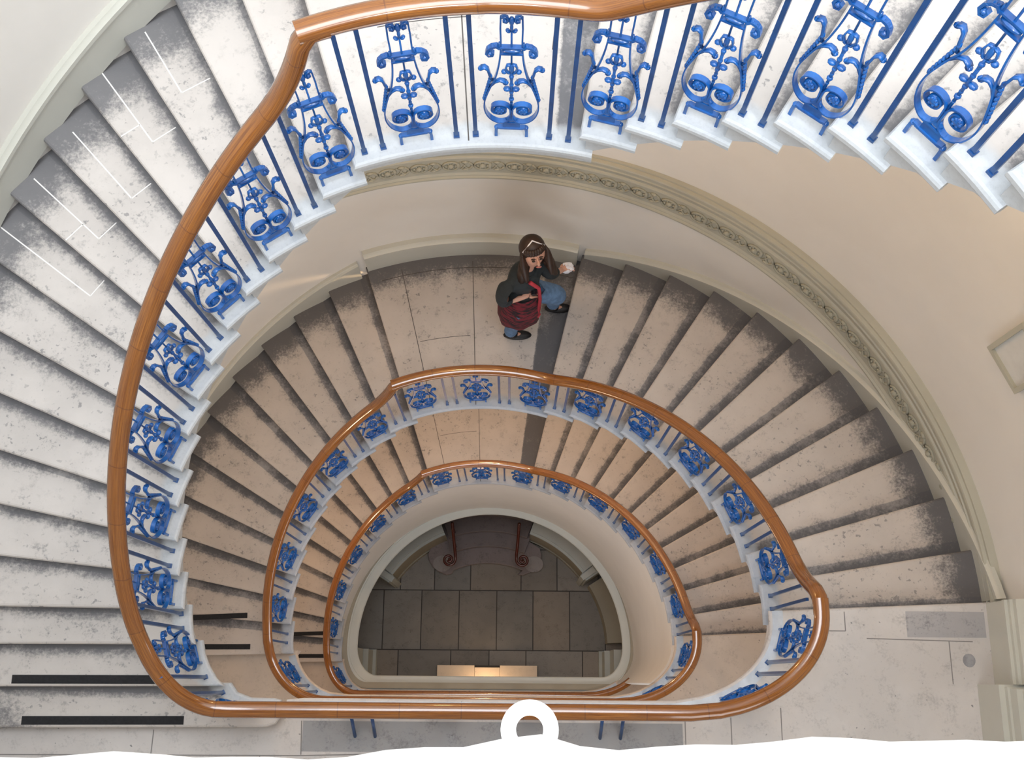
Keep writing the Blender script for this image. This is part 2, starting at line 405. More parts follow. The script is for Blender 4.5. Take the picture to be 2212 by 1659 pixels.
# ------------------------------------------------------------------ storey landings on the straight side
def landing_edge(L):
    """well edge of a storey landing from right flight to left flight"""
    below={2:B,1:D,0:D,3:A}[L]; above={2:A,1:B,0:D,3:A}[L]; ys=YS[L]
    pts=[well(below,t,0,below.c[1]-ys) for t in [2,0.8]+[360-q for q in (1,2,3.5,5,6.5,8,9.5,11,12.5,14,16,18,21,25)]]
    if L==0: pts=[well(D,360-q,0,D.c[1]-ys) for q in (12.2,14,16,18,21,25)]
    lf=[well(above,180+q,0,above.c[1]-ys) for q in (25,21,18,16,14,12.5,11,9.5,8,6.5,5,4.2)]
    if L==2: lf=[p for p in lf if p.x>-1.31]
    return pts+lf
def storey_landing(L,z,mat,label):
    e=landing_edge(L); ne=len(e); YB=-2.4
    below={2:B,1:D,0:D,3:A}[L]
    if L==2: tail=[Vector((-1.315,-.575,0)),Vector((-1.315,-.69,0)),Vector((-3.36,-.715,0))]
    elif L==3: tail=[e[-1]+Vector((0,.02,0)),Vector((-3.3,e[-1].y,0))]
    else:
        f=FR['B' if L==1 else 'D'][0]; tail=[f['a']+Vector((0,.035,0)),f['b']+Vector((0,.035,0))]
    xr=3.19 if L else 3.12
    poly=e+tail+[Vector((-3.5,YB,0)),Vector((xr,YB,0)),Vector((xr,.06 if L!=3 else .3,0))]
    n=len(poly); flag=[i<ne for i in range(n)]; flag[-1]=True; flag[ne-1]=True
    mb=MB(); slab(mb,poly,flag,z,[z-.22]*n,[(.05 if i<ne else 1.0,.3) for i in range(n)])
    o=mb.build('floor',mat); tag(o,label,'floor',None,'structure')
    me=o.data
    t=me.color_attributes.new('tint','FLOAT_COLOR','POINT')
    for d in t.data: d.color=(1,1,1,1)
    return o
f2=storey_landing(2,Z2,M['floorA'],'wide pale landing across the foot of the photo')
f1=storey_landing(1,Z1,M['floorB'],'buff landing one storey below the wide pale landing')
f0=storey_landing(0,Z0,M['floorB'],'lowest landing beside the hall opening')
# pale edging band and stone joints on the landings
def edge_band(L,z,par,mat,w=.085):
    e=landing_edge(L); mb=MB(); vs=[];fs=[]
    for i,p in enumerate(e):
        t=e[min(i+1,len(e)-1)]-e[max(0,i-1)]; t.normalize(); nrm=Vector((t.y,-t.x,0))
        if nrm.y>0 and abs(p.x)<1.2: nrm=-nrm
        c=Vector((0,.6,0)); 
        if nrm.dot(p-c)<0: nrm=-nrm
        for q,zz in((.017,.001),(w,.001)): vs.append((p.x+nrm.x*q,p.y+nrm.y*q,z+zz))
    for i in range(len(e)-1): fs.append((2*i,2*i+1,2*i+3,2*i+2))
    mb.add(vs,fs); return mb.build('pale_edge_band',mat,par)
M['bandA']=m_paint('pale_blue_edge_paint',(.66,.71,.78),.6,.2,.1,9)
M['bandB']=m_paint('grey_blue_edge_paint',(.50,.57,.66),.6,.2,.1,9)
edge_band(2,Z2,f2,M['bandA']); edge_band(1,Z1,f1,M['bandB']); edge_band(0,Z0,f0,M['bandB'])
j=MB()
def jl(*pts,w=.006):
    for a,b in zip(pts,pts[1:]): line_strip(j,Vector((*a,0)),Vector((*b,0)),Z2,w)
jl((-3.06,-.913),(-1.21,-.905),(1.16,-.84),(2.03,-.80),(2.75,-.815)); jl((-1.215,-.70),(-1.208,-.90)); jl((-2.126,-.76),(-2.13,-.905)); jl((.101,-.66),(.101,-.86),w=.008)
jl((1.162,-.66),(1.162,-.83)); jl((1.447,-.66),(1.447,-.84)); jl((1.76,-.60),(1.759,-.82)); jl((2.2,-.01),(2.2,-.13),(1.95,-.13)); jl((2.33,-.175),(3.0,-.19)); jl((-1.46,-.91),(-1.46,-1.1)); jl((2.035,-.81),(2.04,-1.1)); jl((2.85,-.19),(2.85,-.45))
j.build('joint_line',M['fine_joint'],f2)
mb=MB()   # dark worn patches of the landing (grimy paving along the rail and by the pier)
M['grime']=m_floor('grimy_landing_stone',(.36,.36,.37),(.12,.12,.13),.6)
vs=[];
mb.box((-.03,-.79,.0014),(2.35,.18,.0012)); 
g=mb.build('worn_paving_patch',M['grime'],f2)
t=g.data.color_attributes.new('tint','FLOAT_COLOR','POINT')
for d in t.data: d.color=(1,1,1,1)
mb=MB(); mb.box((2.84,-.085,.0013),(.50,.16,.0012)); g2=mb.build('worn_paving_patch',M['grime'],f2)
t=g2.data.color_attributes.new('tint','FLOAT_COLOR','POINT')
for d in t.data: d.color=(1.25,1.22,1.22,1)
mb=MB(); mb.ell((2.965,-.305,.0008),(.04,.042,.0012),20,4); mb.build('dark_stain',m_paint('dark_floor_stain',(.36,.36,.38),.8,.3,.1,20),f2)
# small framed notice on the upper wall
fa=R(24.2); wx,wy=A.wc[0]+(RWA-.02)*cos(fa),A.wc[1]+(RWA-.02)*sin(fa)
pf=empty('notice_frame',(wx,wy,1.26),fa); tag(pf,'small drab framed notice on the right wall at the photo edge','frame')
mb=MB()
for y in(-.14,.14): mb.box((-.01,y,0),(.04,.03,.44))
for z in(-.205,.205): mb.box((-.01,0,z),(.04,.25,.03))
mb.build('frame',M['plaster'],pf); mb=MB(); mb.box((0,0,0),(.02,.27,.40)); mb.build('sheet',M['edge'],pf)
# repair patches on the upper left flight: pale joint lines let into the treads
for k,u0,u1,v in ((13,.95,1.46,.42),(12,.86,1.36,.45),(11,.90,1.40,.46),(10,.80,1.46,.5),(14,1.0,1.4,.35)):
    f=FR['A'][k-1]; nx=FR['A'][k]; mb=MB()
    def tp(u,v_): 
        a=f['a'].lerp(nx['a'],v_); b=f['b'].lerp(nx['b'],v_); return a.lerp(b,u/1.49)
    line_strip(mb,tp(u0,v),tp(u1,v),f['z'],.007); line_strip(mb,tp(u0,v),tp(u0,.93),f['z'],.006)
    if k in (13,11): line_strip(mb,tp(u0+.12,.02),tp(u0+.12,v),f['z'],.006)
    mb.build('repair_joint',M['pale_joint'],STEPOBJ[('A',k)])
# black grip strips on the two lowest steps of each flight
def grip(key,k,p,q,w=.05):
    o=STEPOBJ[(key,k)]; mb=MB(); z=FR[key][k-1]['z']
    p=Vector(p);q=Vector(q);d=q-p; mb.box(((p.x+q.x)/2,(p.y+q.y)/2,z+.0025),(d.length,w,.005),Matrix.Rotation(math.atan2(d.y,d.x),3,'Z'))
    tag(mb.build('grip_strip',M['grip'],o),'black grip strip')
grip('A',2,(-2.90,-.466),(-1.985,-.461)); grip('A',1,(-2.88,-.706),(-1.90,-.698))
grip('B',2,(-3.0,.115),(-2.475,.140)); grip('B',1,(-3.0,-.155),(-2.465,-.150))
grip('D',2,(-3.0,.115),(-2.36,.140)); grip('D',1,(-3.0,-.155),(-2.40,-.150))
# ------------------------------------------------------------------ walls
def curved_wall(name,cx,cy,r,z0,z1,mat,th=.18,t0=0,t1=180,ydown=None,n=90,xl=None):
    mb=MB(); pts=[]
    if ydown is not None: pts.append((cx+r*cos(R(t0)),ydown))
    for i in range(n+1): a=R(t0+(t1-t0)*i/n); pts.append((cx+r*cos(a),cy+r*sin(a)))
    if ydown is not None: pts.append((cx+r*cos(R(t1)),ydown))
    m=len(pts); vs=[];fs=[]
    for i,(x,y) in enumerate(pts):
        a=pts[max(0,i-1)]; b=pts[min(m-1,i+1)]; dx,dy=b[0]-a[0],b[1]-a[1]; l=math.hypot(dx,dy); nx,ny=dy/l,-dx/l
        vs+=[(x,y,z0),(x,y,z1),(x+nx*th,y+ny*th,z1),(x+nx*th,y+ny*th,z0)]
    for i in range(m-1):
        for q in range(4): fs.append((4*i+q,4*i+(q+1)%4,4*i+4+(q+1)%4,4*i+4+q))
    fs+= [(0,1,2,3),(4*(m-1),4*(m-1)+3,4*(m-1)+2,4*(m-1)+1)]
    mb.add(vs,fs); o=mb.build(name,mat,None,True,40); o['kind']='structure'; return o
wA=curved_wall('wall_upper',A.wc[0],A.wc[1],RWA,Z2+.0,13.0,M['wall'],ydown=-2.4)
wB=curved_wall('wall_middle',B.c[0],B.c[1],RWB,Z1-.3,Z2-.0,M['wall'],ydown=-2.4,th=.3)
wD=curved_wall('wall_lower',D.c[0],D.c[1],RWB,Z0-.2,Z1-.3,M['wall'],ydown=-2.4,th=.3)
tag(wA,'white curved stairwell wall beside the upper flights'); tag(wB,'cream curved wall around the middle half landing'); tag(wD,'dim cream curved wall around the lowest half landing')
mb=MB(); mb.box((0,-2.5,1.2),(7.2,.2,23.6)); wb=mb.build('wall_back',M['wall']); wb['kind']='structure'
# skirtings following the flights
def skirt(s,key,t0,t1,n,h,th,name,label,mat,z=None,bead=.022):
    mb=MB(); pts=[]
    Rw=(RWA if s is A else RWB); cx,cy=s.wc
    sec=[(0,-.14),(-th,-.14),(-th,h-.06),(-th*1.5,h-.045),(-th*1.5,h-.02),(-th,h-.012),(-th*.8,h),(0,h)]
    vs=[];fs=[];m=len(sec)
    for i in range(n+1):
        th_=t0+(t1-t0)*i/n; zz=z if z is not None else nline(s,th_)
        for a,b in sec: rr=Rw+a; vs.append((cx+rr*cos(R(th_)),cy+rr*sin(R(th_)),zz+b))
    for i in range(n):
        for j_ in range(m): a=i*m+j_;b=i*m+(j_+1)%m; fs.append((a,b,b+m,a+m))
    fs+=[tuple(range(m)),tuple(n*m+q for q in range(m))[::-1]]
    mb.add(vs,fs); o=mb.build(name,mat,None,True,35); tag(o,label,None,None,'structure'); return o
skirt(A,'A',180,111,60,.13,.035,'baseboard_upper_left','sloping painted skirting beside the upper left flight',M['trim'])
skirt(A,'A',109,80.5,24,.33,.04,'baseboard_upper_landing','level skirting of the top half landing',M['trim'],ZH3)
skirt(A,'A',78,0,60,.15,.035,'baseboard_upper_right','sloping skirting beside the upper right flight',M['trim'])
skirt(B,'B',180,109.8,60,.20,.03,'baseboard_middle_left','sloping skirting beside the middle left flight',M['trim'])
skirt(B,'B',108.6,76,30,.36,.05,'baseboard_middle_landing','level moulded skirting behind the walker',M['trim'],ZH2)
skirt(B,'B',75,2.5,70,.16,.035,'baseboard_middle_right','sloping moulded skirting beside the middle right flight',M['trim'])
skirt(D,'D',180,109.8,60,.20,.03,'baseboard_lower_left','sloping skirting beside the lowest left flight',M['trim'])
skirt(D,'D',108.6,76,30,.3,.05,'baseboard_lower_landing','level skirting of the lowest half landing',M['trim'],ZH1)
skirt(D,'D',75,2.5,70,.16,.035,'baseboard_lower_right','sloping skirting beside the lowest right flight',M['trim'])
# cornice with relief frieze at the second landing level
cornice=empty('cornice',(B.c[0],B.c[1],-.25)); tag(cornice,'ornamental plaster cornice with scroll frieze curving around the cream wall','cornice')
def ring_sec(mb,r,sec,t0,t1,n,z):
    m=len(sec); vs=[];fs=[]
    for i in range(n+1):
        a=R(t0+(t1-t0)*i/n)
        for dr,dz in sec: vs.append(((r+dr)*cos(a),(r+dr)*sin(a),z+dz))
    for i in range(n):
        for q in range(m): fs.append((i*m+q,i*m+(q+1)%m,(i+1)*m+(q+1)%m,(i+1)*m+q))
    fs+=[tuple(range(m)),tuple(n*m+q for q in range(m))[::-1]]; mb.add(vs,fs)
zc=.25
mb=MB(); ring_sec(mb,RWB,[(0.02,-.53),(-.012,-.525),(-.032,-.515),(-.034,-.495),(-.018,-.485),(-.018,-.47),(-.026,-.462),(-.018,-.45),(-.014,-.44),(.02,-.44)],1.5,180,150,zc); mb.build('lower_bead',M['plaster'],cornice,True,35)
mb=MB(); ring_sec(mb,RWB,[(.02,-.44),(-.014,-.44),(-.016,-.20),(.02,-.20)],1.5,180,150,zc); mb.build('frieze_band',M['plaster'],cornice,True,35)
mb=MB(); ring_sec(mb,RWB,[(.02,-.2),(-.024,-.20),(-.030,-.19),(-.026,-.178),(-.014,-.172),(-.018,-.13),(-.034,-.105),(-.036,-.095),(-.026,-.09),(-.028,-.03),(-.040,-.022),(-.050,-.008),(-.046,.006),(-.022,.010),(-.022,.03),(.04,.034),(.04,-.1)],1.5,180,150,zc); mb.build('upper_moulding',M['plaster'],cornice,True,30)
mb=MB()
def onw(th,z,dr): a=R(th); return Vector(((RWB-dr)*cos(a),(RWB-dr)*sin(a),z))
k=0; th=4.0
while th<150:
    rot=Matrix.Rotation(R(th),3,'Z')
    # rosette ring, then scrolled leaves
    pts=[onw(th+math.degrees(.062*cos(q*pi/8)/RWB),-.07+.062*sin(q*pi/8),.02) for q in range(16)]; mb.tube(pts,.010,5,True)
    mb.ell(onw(th,-.07,.02),(.022,.028,.028),8,5,rot)
    for q in range(6): mb.ell(onw(th+math.degrees(.038*cos(q*pi/3)/RWB),-.07+.038*sin(q*pi/3),.018),(.012,.011,.011),6,4,rot)
    for sgn in (-1,1):
        pp=[]
        for q in range(11):
            x=.075+q*.010; zz=-.07+.05*sin(q*.5)*sgn; pp.append(onw(th+math.degrees(x/RWB),zz,.02))
        mb.tube(pp,[.012-.0007*q for q in range(11)],5)
        mb.ell(onw(th+math.degrees(.13/RWB),-.07+.055*sgn,.02),(.014,.030,.015),7,4,rot)
    mb.ell(onw(th+math.degrees(.185/RWB),-.07,.02),(.014,.018,.045),7,4,rot)
    th+=math.degrees(.24/RWB)
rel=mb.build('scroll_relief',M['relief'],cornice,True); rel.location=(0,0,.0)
# mesh z above is relative to the empty at -.25 already (frieze centre -.07 -> world -.32)
# right hand wall of the wide landing: skirting, pier and its mouldings
mb=MB(); mb.box((3.26,-.20,.14),(.30,.50,.28)); mb.box((3.235,-.20,.295),(.30,.50,.03)); mb.box((3.255,-.20,.325),(.30,.50,.03)); mb.box((3.275,-.2,.36),(.3,.5,.04))
o=mb.build('baseboard_right',M['trim']); tag(o,'moulded grey green skirting at the right end of the wide landing',None,None,'structure')
mb=MB()
for x,h0,h1,y0 in ((3.00,0,.30,-.45),(3.035,.30,.335,-.465),(3.05,.335,.42,-.475),(3.085,.42,.46,-.49),(3.10,.46,.52,-.50),(3.13,.52,.60,-.52),(3.145,.60,9.0,-.54)):
    mb.box(((x+3.9)/2,(y0-2.4)/2,(h0+h1)/2),(3.9-x,y0+2.4,h1-h0))
o=mb.build('trim_1',M['trim']); tag(o,'stepped painted pier base at the right end of the wide landing',None,None,'structure')
mb=MB(); mb.box((3.72,-.5,4.5),(.8,1.2,9.0)); 
# small framed panel on the upper right wall
# ------------------------------------------------------------------ well wall and ring below the lowest flight
mb=MB(); n=80; vs=[];fs=[]; rr=D.r+.012
for i in range(n+1):
    th=112-(112+4)*i/n if False else 184-(184+12.5)*i/n
    p=well(D,th,.03) if 0<=th<=180 else well(D,th,.03,D.c[1]-YS[0])
    t_=max(-5,th); top=(nline(D,th) if th>=0 else Z1)-.24
    if 74<th<110: top=ZH1-.125
    if th<12: top=min(top,Z1-.45)
    top=max(top,Z0-.3)
    o_=Vector((p.x-D.c[0],p.y-D.c[1],0)).normalized()*.10
    vs+=[(p.x,p.y,Z0-.12),(p.x,p.y,top),(p.x+o_.x,p.y+o_.y,top),(p.x+o_.x,p.y+o_.y,Z0-.12)]
for i in range(n):
    for q in range(4): fs.append((4*i+q,4*i+(q+1)%4,4*i+4+(q+1)%4,4*i+4+q))
fs+=[(0,1,2,3),(4*n,4*n+3,4*n+2,4*n+1)]
mb.add(vs,fs); o=mb.build('wall_well',M['wall'],None,True,40); tag(o,'cream spandrel wall under the lowest flight above the grey ring',None,None,'structure')
def dring(mb,r,bb,sec,z,cx=-.20,cy=0.0,n=64):
    """closed D-shaped ring: semicircle + short rounded straight side"""
    base=[]
    for i in range(n+1): a=R(180*i/n); base.append((r*cos(a),r*sin(a),cos(a),sin(a)))
    ca=.30
    for i in range(1,13): a=R(180+90*i/12); base.append((-r+ca+ca*cos(a),bb*sin(R(90*i/12))*-1,cos(a),sin(a)))
    for i in range(0,12): a=R(270+90*i/12); base.append((r-ca+ca*cos(a),-bb*cos(R(90*i/12)),cos(a),sin(a)))
    m=len(sec); N=len(base); vs=[];fs=[]
    for x,y,nx,ny in base:
        for dr,dz in sec: vs.append((cx+x+nx*dr,cy+y+ny*dr,z+dz))
    for i in range(N):
        k_=(i+1)%N
        for q in range(m): fs.append((i*m+q,i*m+(q+1)%m,k_*m+(q+1)%m,k_*m+q))
    mb.add(vs,fs)
mb=MB(); dring(mb,1.815,.405,[(.0,-.04),(-.012,-.02),(-.012,.0),(.0,.012),(.10,.014),(.105,.03),(.128,.034),(.20,.036),(.20,-.16),(.03,-.16),(.03,-.06)],Z0-.13)
o=mb.build('trim_2',M['ring'],None,True,30); tag(o,'pale grey D-shaped ring moulding around the hall opening',None,None,'structure')
mb=MB(); dring(mb,1.945,.50,[(0,-.11),(-.02,-.10),(-.02,-.07),(0,-.06),(.06,-.05),(.06,-.12)],Z0,cx=-.215)
o=mb.build('trim_3',M['hallwall'],None,True,30); tag(o,'thin drab moulding on the outer side of the grey ring',None,None,'structure')
# ------------------------------------------------------------------ bottom hall
def tinted(mb,name,mat,cols,parent=None,dirt=None):
    o=mb.build(name,mat,parent); t=o.data.color_attributes.new('tint','FLOAT_COLOR','POINT')
    for i,d in enumerate(t.data): d.color=(*cols[i],1)
    return o
mb=MB(); cols=[]; g=.008
def flag_slab(x0,x1,y0,y1,c=None):
    c=c or random.uniform(.82,1.18); w=random.uniform(-.06,.06); o0=len(mb.v)
    mb.add([(x0+g,y0+g,ZF),(x1-g,y0+g,ZF),(x1-g,y1-g,ZF),(x0+g,y1-g,ZF),(x0+g,y0+g,ZF-.02),(x1-g,y0+g,ZF-.02),(x1-g,y1-g,ZF-.02),(x0+g,y1-g,ZF-.02)],[(0,1,2,3),(0,4,5,1),(1,5,6,2),(2,6,7,3),(3,7,4,0)])
    for q in range(8): cols.append((c*(1+w),c,c*(1-w)))
xs=[-3.2,-2.55,-1.971,-1.358,-.752,-.145,.44,1.03,1.6,2.6]
for a,b in zip(xs,xs[1:]): flag_slab(a,b,.019,.958)
xs=[-3.2,-2.3,-1.71,-1.16,-.575,.245,.83,1.5,2.6]
for a,b in zip(xs,xs[1:]): flag_slab(a,b,.958,1.62)
for a,b in zip(xs,xs[1:]): flag_slab(a+.2,b+.2,1.62,2.6)
xs=[-3.2,-2.4,-1.71,-.87,-.26,.33,1.23,1.7,2.6]
for a,b in zip(xs,xs[1:]): flag_slab(a,b,-.9,.019)
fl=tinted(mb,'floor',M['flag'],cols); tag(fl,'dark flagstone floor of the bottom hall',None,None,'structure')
mb=MB(); mb.box((0,.4,ZF-.07),(7,4.6,.1)); o=mb.build('floor',M['joint']); tag(o,'dark bedding under the hall flagstones',None,None,'structure')
HC=(-.26,.03)
def arc_wall(mb,r0,r1,t0,t1,z0,z1,n=24,c=HC):
    vs=[];fs=[]
    for i in range(n+1):
        a=R(t0+(t1-t0)*i/n)
        for r,z in((r0,z0),(r0,z1),(r1,z1),(r1,z0)): vs.append((c[0]+r*cos(a),c[1]+r*sin(a),z))
    for i in range(n):
        for q in range(4): fs.append((4*i+q,4*i+(q+1)%4,4*i+4+(q+1)%4,4*i+4+q))
    fs+=[(0,1,2,3),(4*n,4*n+3,4*n+2,4*n+1)]; mb.add(vs,fs)
for nm,t0,t1,lab in (('wall_hall_left',112,144,'drab curved dado left of the hall steps'),('wall_hall_right',70,38,'drab curved dado right of the hall steps')):
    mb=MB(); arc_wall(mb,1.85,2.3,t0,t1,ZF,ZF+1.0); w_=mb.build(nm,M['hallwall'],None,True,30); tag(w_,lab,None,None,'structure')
    mb=MB(); arc_wall(mb,1.82,1.92,t0,t1,ZF+1.0,ZF+1.05); arc_wall(mb,1.86,2.3,t0,t1,ZF+1.05,ZF+1.09); mb.build('dado_cap',M['halltrim'],w_,True,30)
    mb=MB(); arc_wall(mb,1.83,1.86,t0,t1,ZF,ZF+.12); mb.build('plinth',M['hallwall'],w_,True,30)
    # end block of the dado
    e=t1; mb=MB(); s_=1 if t1>90 else -1
    arc_wall(mb,1.80,2.32,e,e+4*s_,ZF,ZF+1.02,6); arc_wall(mb,1.76,2.0,e+.5*s_,e+3.2*s_,ZF,ZF+1.10,6); mb.build('end_block',M['halltrim'],w_,True,30)
# low kerb in the right bay, piers at both ends of the straight side
mb=MB(); arc_wall(mb,1.86,2.6,32,3,ZF,ZF+.42); o=mb.build('wall_hall_bay',M['hallwall'],None,True,30); tag(o,'low dark kerb wall in the right bay of the hall',None,None,'structure')
for nm,sx,lab in (('trim_4',-1,'drab pilaster at the left end of the hall'),('trim_5',1,'drab pilaster at the right end of the hall')):
    mb=MB(); xo=-2.09 if sx<0 else 1.53
    for dx,h0,h1 in ((0,0,.9),(-.03*sx,.9,.96),(.05*sx,.96,1.6),(.15*sx,1.6,2.3)): mb.box((xo+dx+sx*.3,-.22,ZF+(h0+h1)/2),(.6,.44,h1-h0))
    mb.box((xo-.05*sx+sx*.1,-.22,ZF+.08),(.2,.47,.16))
    o=mb.build(nm,M['halltrim']); tag(o,lab,None,None,'structure')
mb=MB(); arc_wall(mb,3.0,3.2,-12,192,ZF,Z0-.35,60,(-.2,0)); mb.box((-.2,-.85,(ZF+Z0-.35)/2),(6.4,.2,Z0-.35-ZF)); o=mb.build('wall_hall_outer',M['hallwall']); tag(o,'dark outer wall of the bottom hall',None,None,'structure')
# hall steps
steps=empty('hall_staircase',(-.29,1.25,ZF)); tag(steps,'dark curved stone steps with curtail ends rising out of the bottom hall','steps')
SC=Vector((-.29,-.02,0))   # arc centre
def rel(p): return (p[0]+.29,p[1]-1.25,p[2]-ZF)
def hstep(i,r0,zt,half):
    poly=[]; a0=math.degrees(half)
    n=14; fr_=[]
    for q in range(n+1):
        a=R(90+a0-2*a0*q/n); fr_.append(Vector((SC.x+r0*cos(a),SC.y+r0*sin(a),0)))
    back=[Vector((SC.x+(r0+.42)*cos(R(90-a0+2*a0*q/n)),SC.y+(r0+.42)*sin(R(90-a0+2*a0*q/n)),0)) for q in range(n+1)]
    if i==0:
        L=[Vector(p) for p in ((-1.27,1.52,0),(-1.25,1.42,0),(-1.18,1.31,0),(-1.08,1.235,0),(-.96,1.19,0),(-.88,1.205,0))]
        Rr=[Vector((-.58-p.x-.115,p.y,0)) for p in L][::-1]
        fr_=L+fr_[1:-1]+Rr
        back=[Vector((Rr[-1].x-.03,1.62,0)),Vector((.35,1.75,0)),Vector((-.29,1.8,0)),Vector((-.95,1.75,0)),Vector((-1.22,1.62,0))]
    poly=fr_+back; nf=len(fr_); n_=len(poly)
    mb=MB(); slab(mb,[p-Vector((-.29,1.25,0)) for p in poly],[q<nf for q in range(n_)],zt,[zt-.155]*n_,None,.04,.025)
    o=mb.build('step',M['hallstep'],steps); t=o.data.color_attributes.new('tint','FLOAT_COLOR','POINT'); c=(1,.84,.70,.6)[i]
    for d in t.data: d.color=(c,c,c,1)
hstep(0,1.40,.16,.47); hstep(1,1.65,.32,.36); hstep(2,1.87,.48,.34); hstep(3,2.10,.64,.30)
# pale worn curtail ends
for sx in (-1,1):
    mb=MB(); cx_=-.29+sx*.74; mb.ell(rel((cx_,1.37,ZF+.161)),(.15,.13,.003),20,4); mb.build('worn_curtail_top',m_floor('worn_curtail_stone%d'%sx,(.34,.30,.29),(.12,.10,.10),.6),steps)
for o in steps.children:
    if o.name.startswith('worn'):
        t=o.data.color_attributes.new('tint','FLOAT_COLOR','POINT')
        for d in t.data: d.color=(1,1,1,1)
for sx,lab in ((-1,'dark mahogany scrolled handrail left of the hall steps'),(1,'dark mahogany scrolled handrail right of the hall steps')):
    hr=empty('scrolled_handrail',(-.31+sx*.57,1.36,ZF+.16)); tag(hr,lab,'handrail','scrolled handrails of the hall steps')
    mb=MB(); pts=[]
    for q in range(27):
        b=(q-26)*.34; r_=.022+.0030*q; pts.append((-sx*r_*cos(b),-.012+r_*sin(b),.80))
    tail=[(-sx*.098,.06,.80),(-sx*.090,.14,.84),(-sx*.080,.24,.92),(-sx*.070,.36,1.04),(-sx*.06,.50,1.20)]
    mb.tube(pts+tail,[.020]*len(pts)+[.024]*5,8); mb.build('rail',M['darkwood'],hr,True)
    mb=MB(); mb.tube([(0,0,0),(0,0,.79)],[.02,.016],8); mb.tube([(-sx*.078,.26,.16),(-sx*.078,.26,.94)],.012,8); mb.tube([(-sx*.062,.47,.32),(-sx*.062,.47,1.17)],.012,8); mb.build('newel_bar',M['darkwood'],hr,True)
# lit stone threshold on the straight side of the hall
th_=empty('stone_threshold',(-.28,-.34,ZF)); tag(th_,'pale stone window seat glowing warm at the foot of the hall','seat')
mb=MB(); mb.box((-.49,0,.15),(.58,.24,.30)); mb.box((.49,0,.15),(.58,.24,.30)); mb.build('end_stone',m_floor('warm_seat_stone',(.72,.60,.48),(.3,.25,.2),.2),th_)
mb=MB(); mb.box((0,-.015,.145),(.39,.21,.29)); mb.build('middle_stone',m_floor('warm_seat_middle',(.76,.63,.50),(.3,.25,.2),.15),th_)
mb=MB(); mb.box((0,.105,.14),(.39,.03,.28)); mb.build('dark_slot',M['grip'],th_)  # solid black block filling the slot in the seat front
for o in th_.children:
    if o.name.startswith(('end','middle')):
        t=o.data.color_attributes.new('tint','FLOAT_COLOR','POINT')
        for d in t.data: d.color=(1,1,1,1)
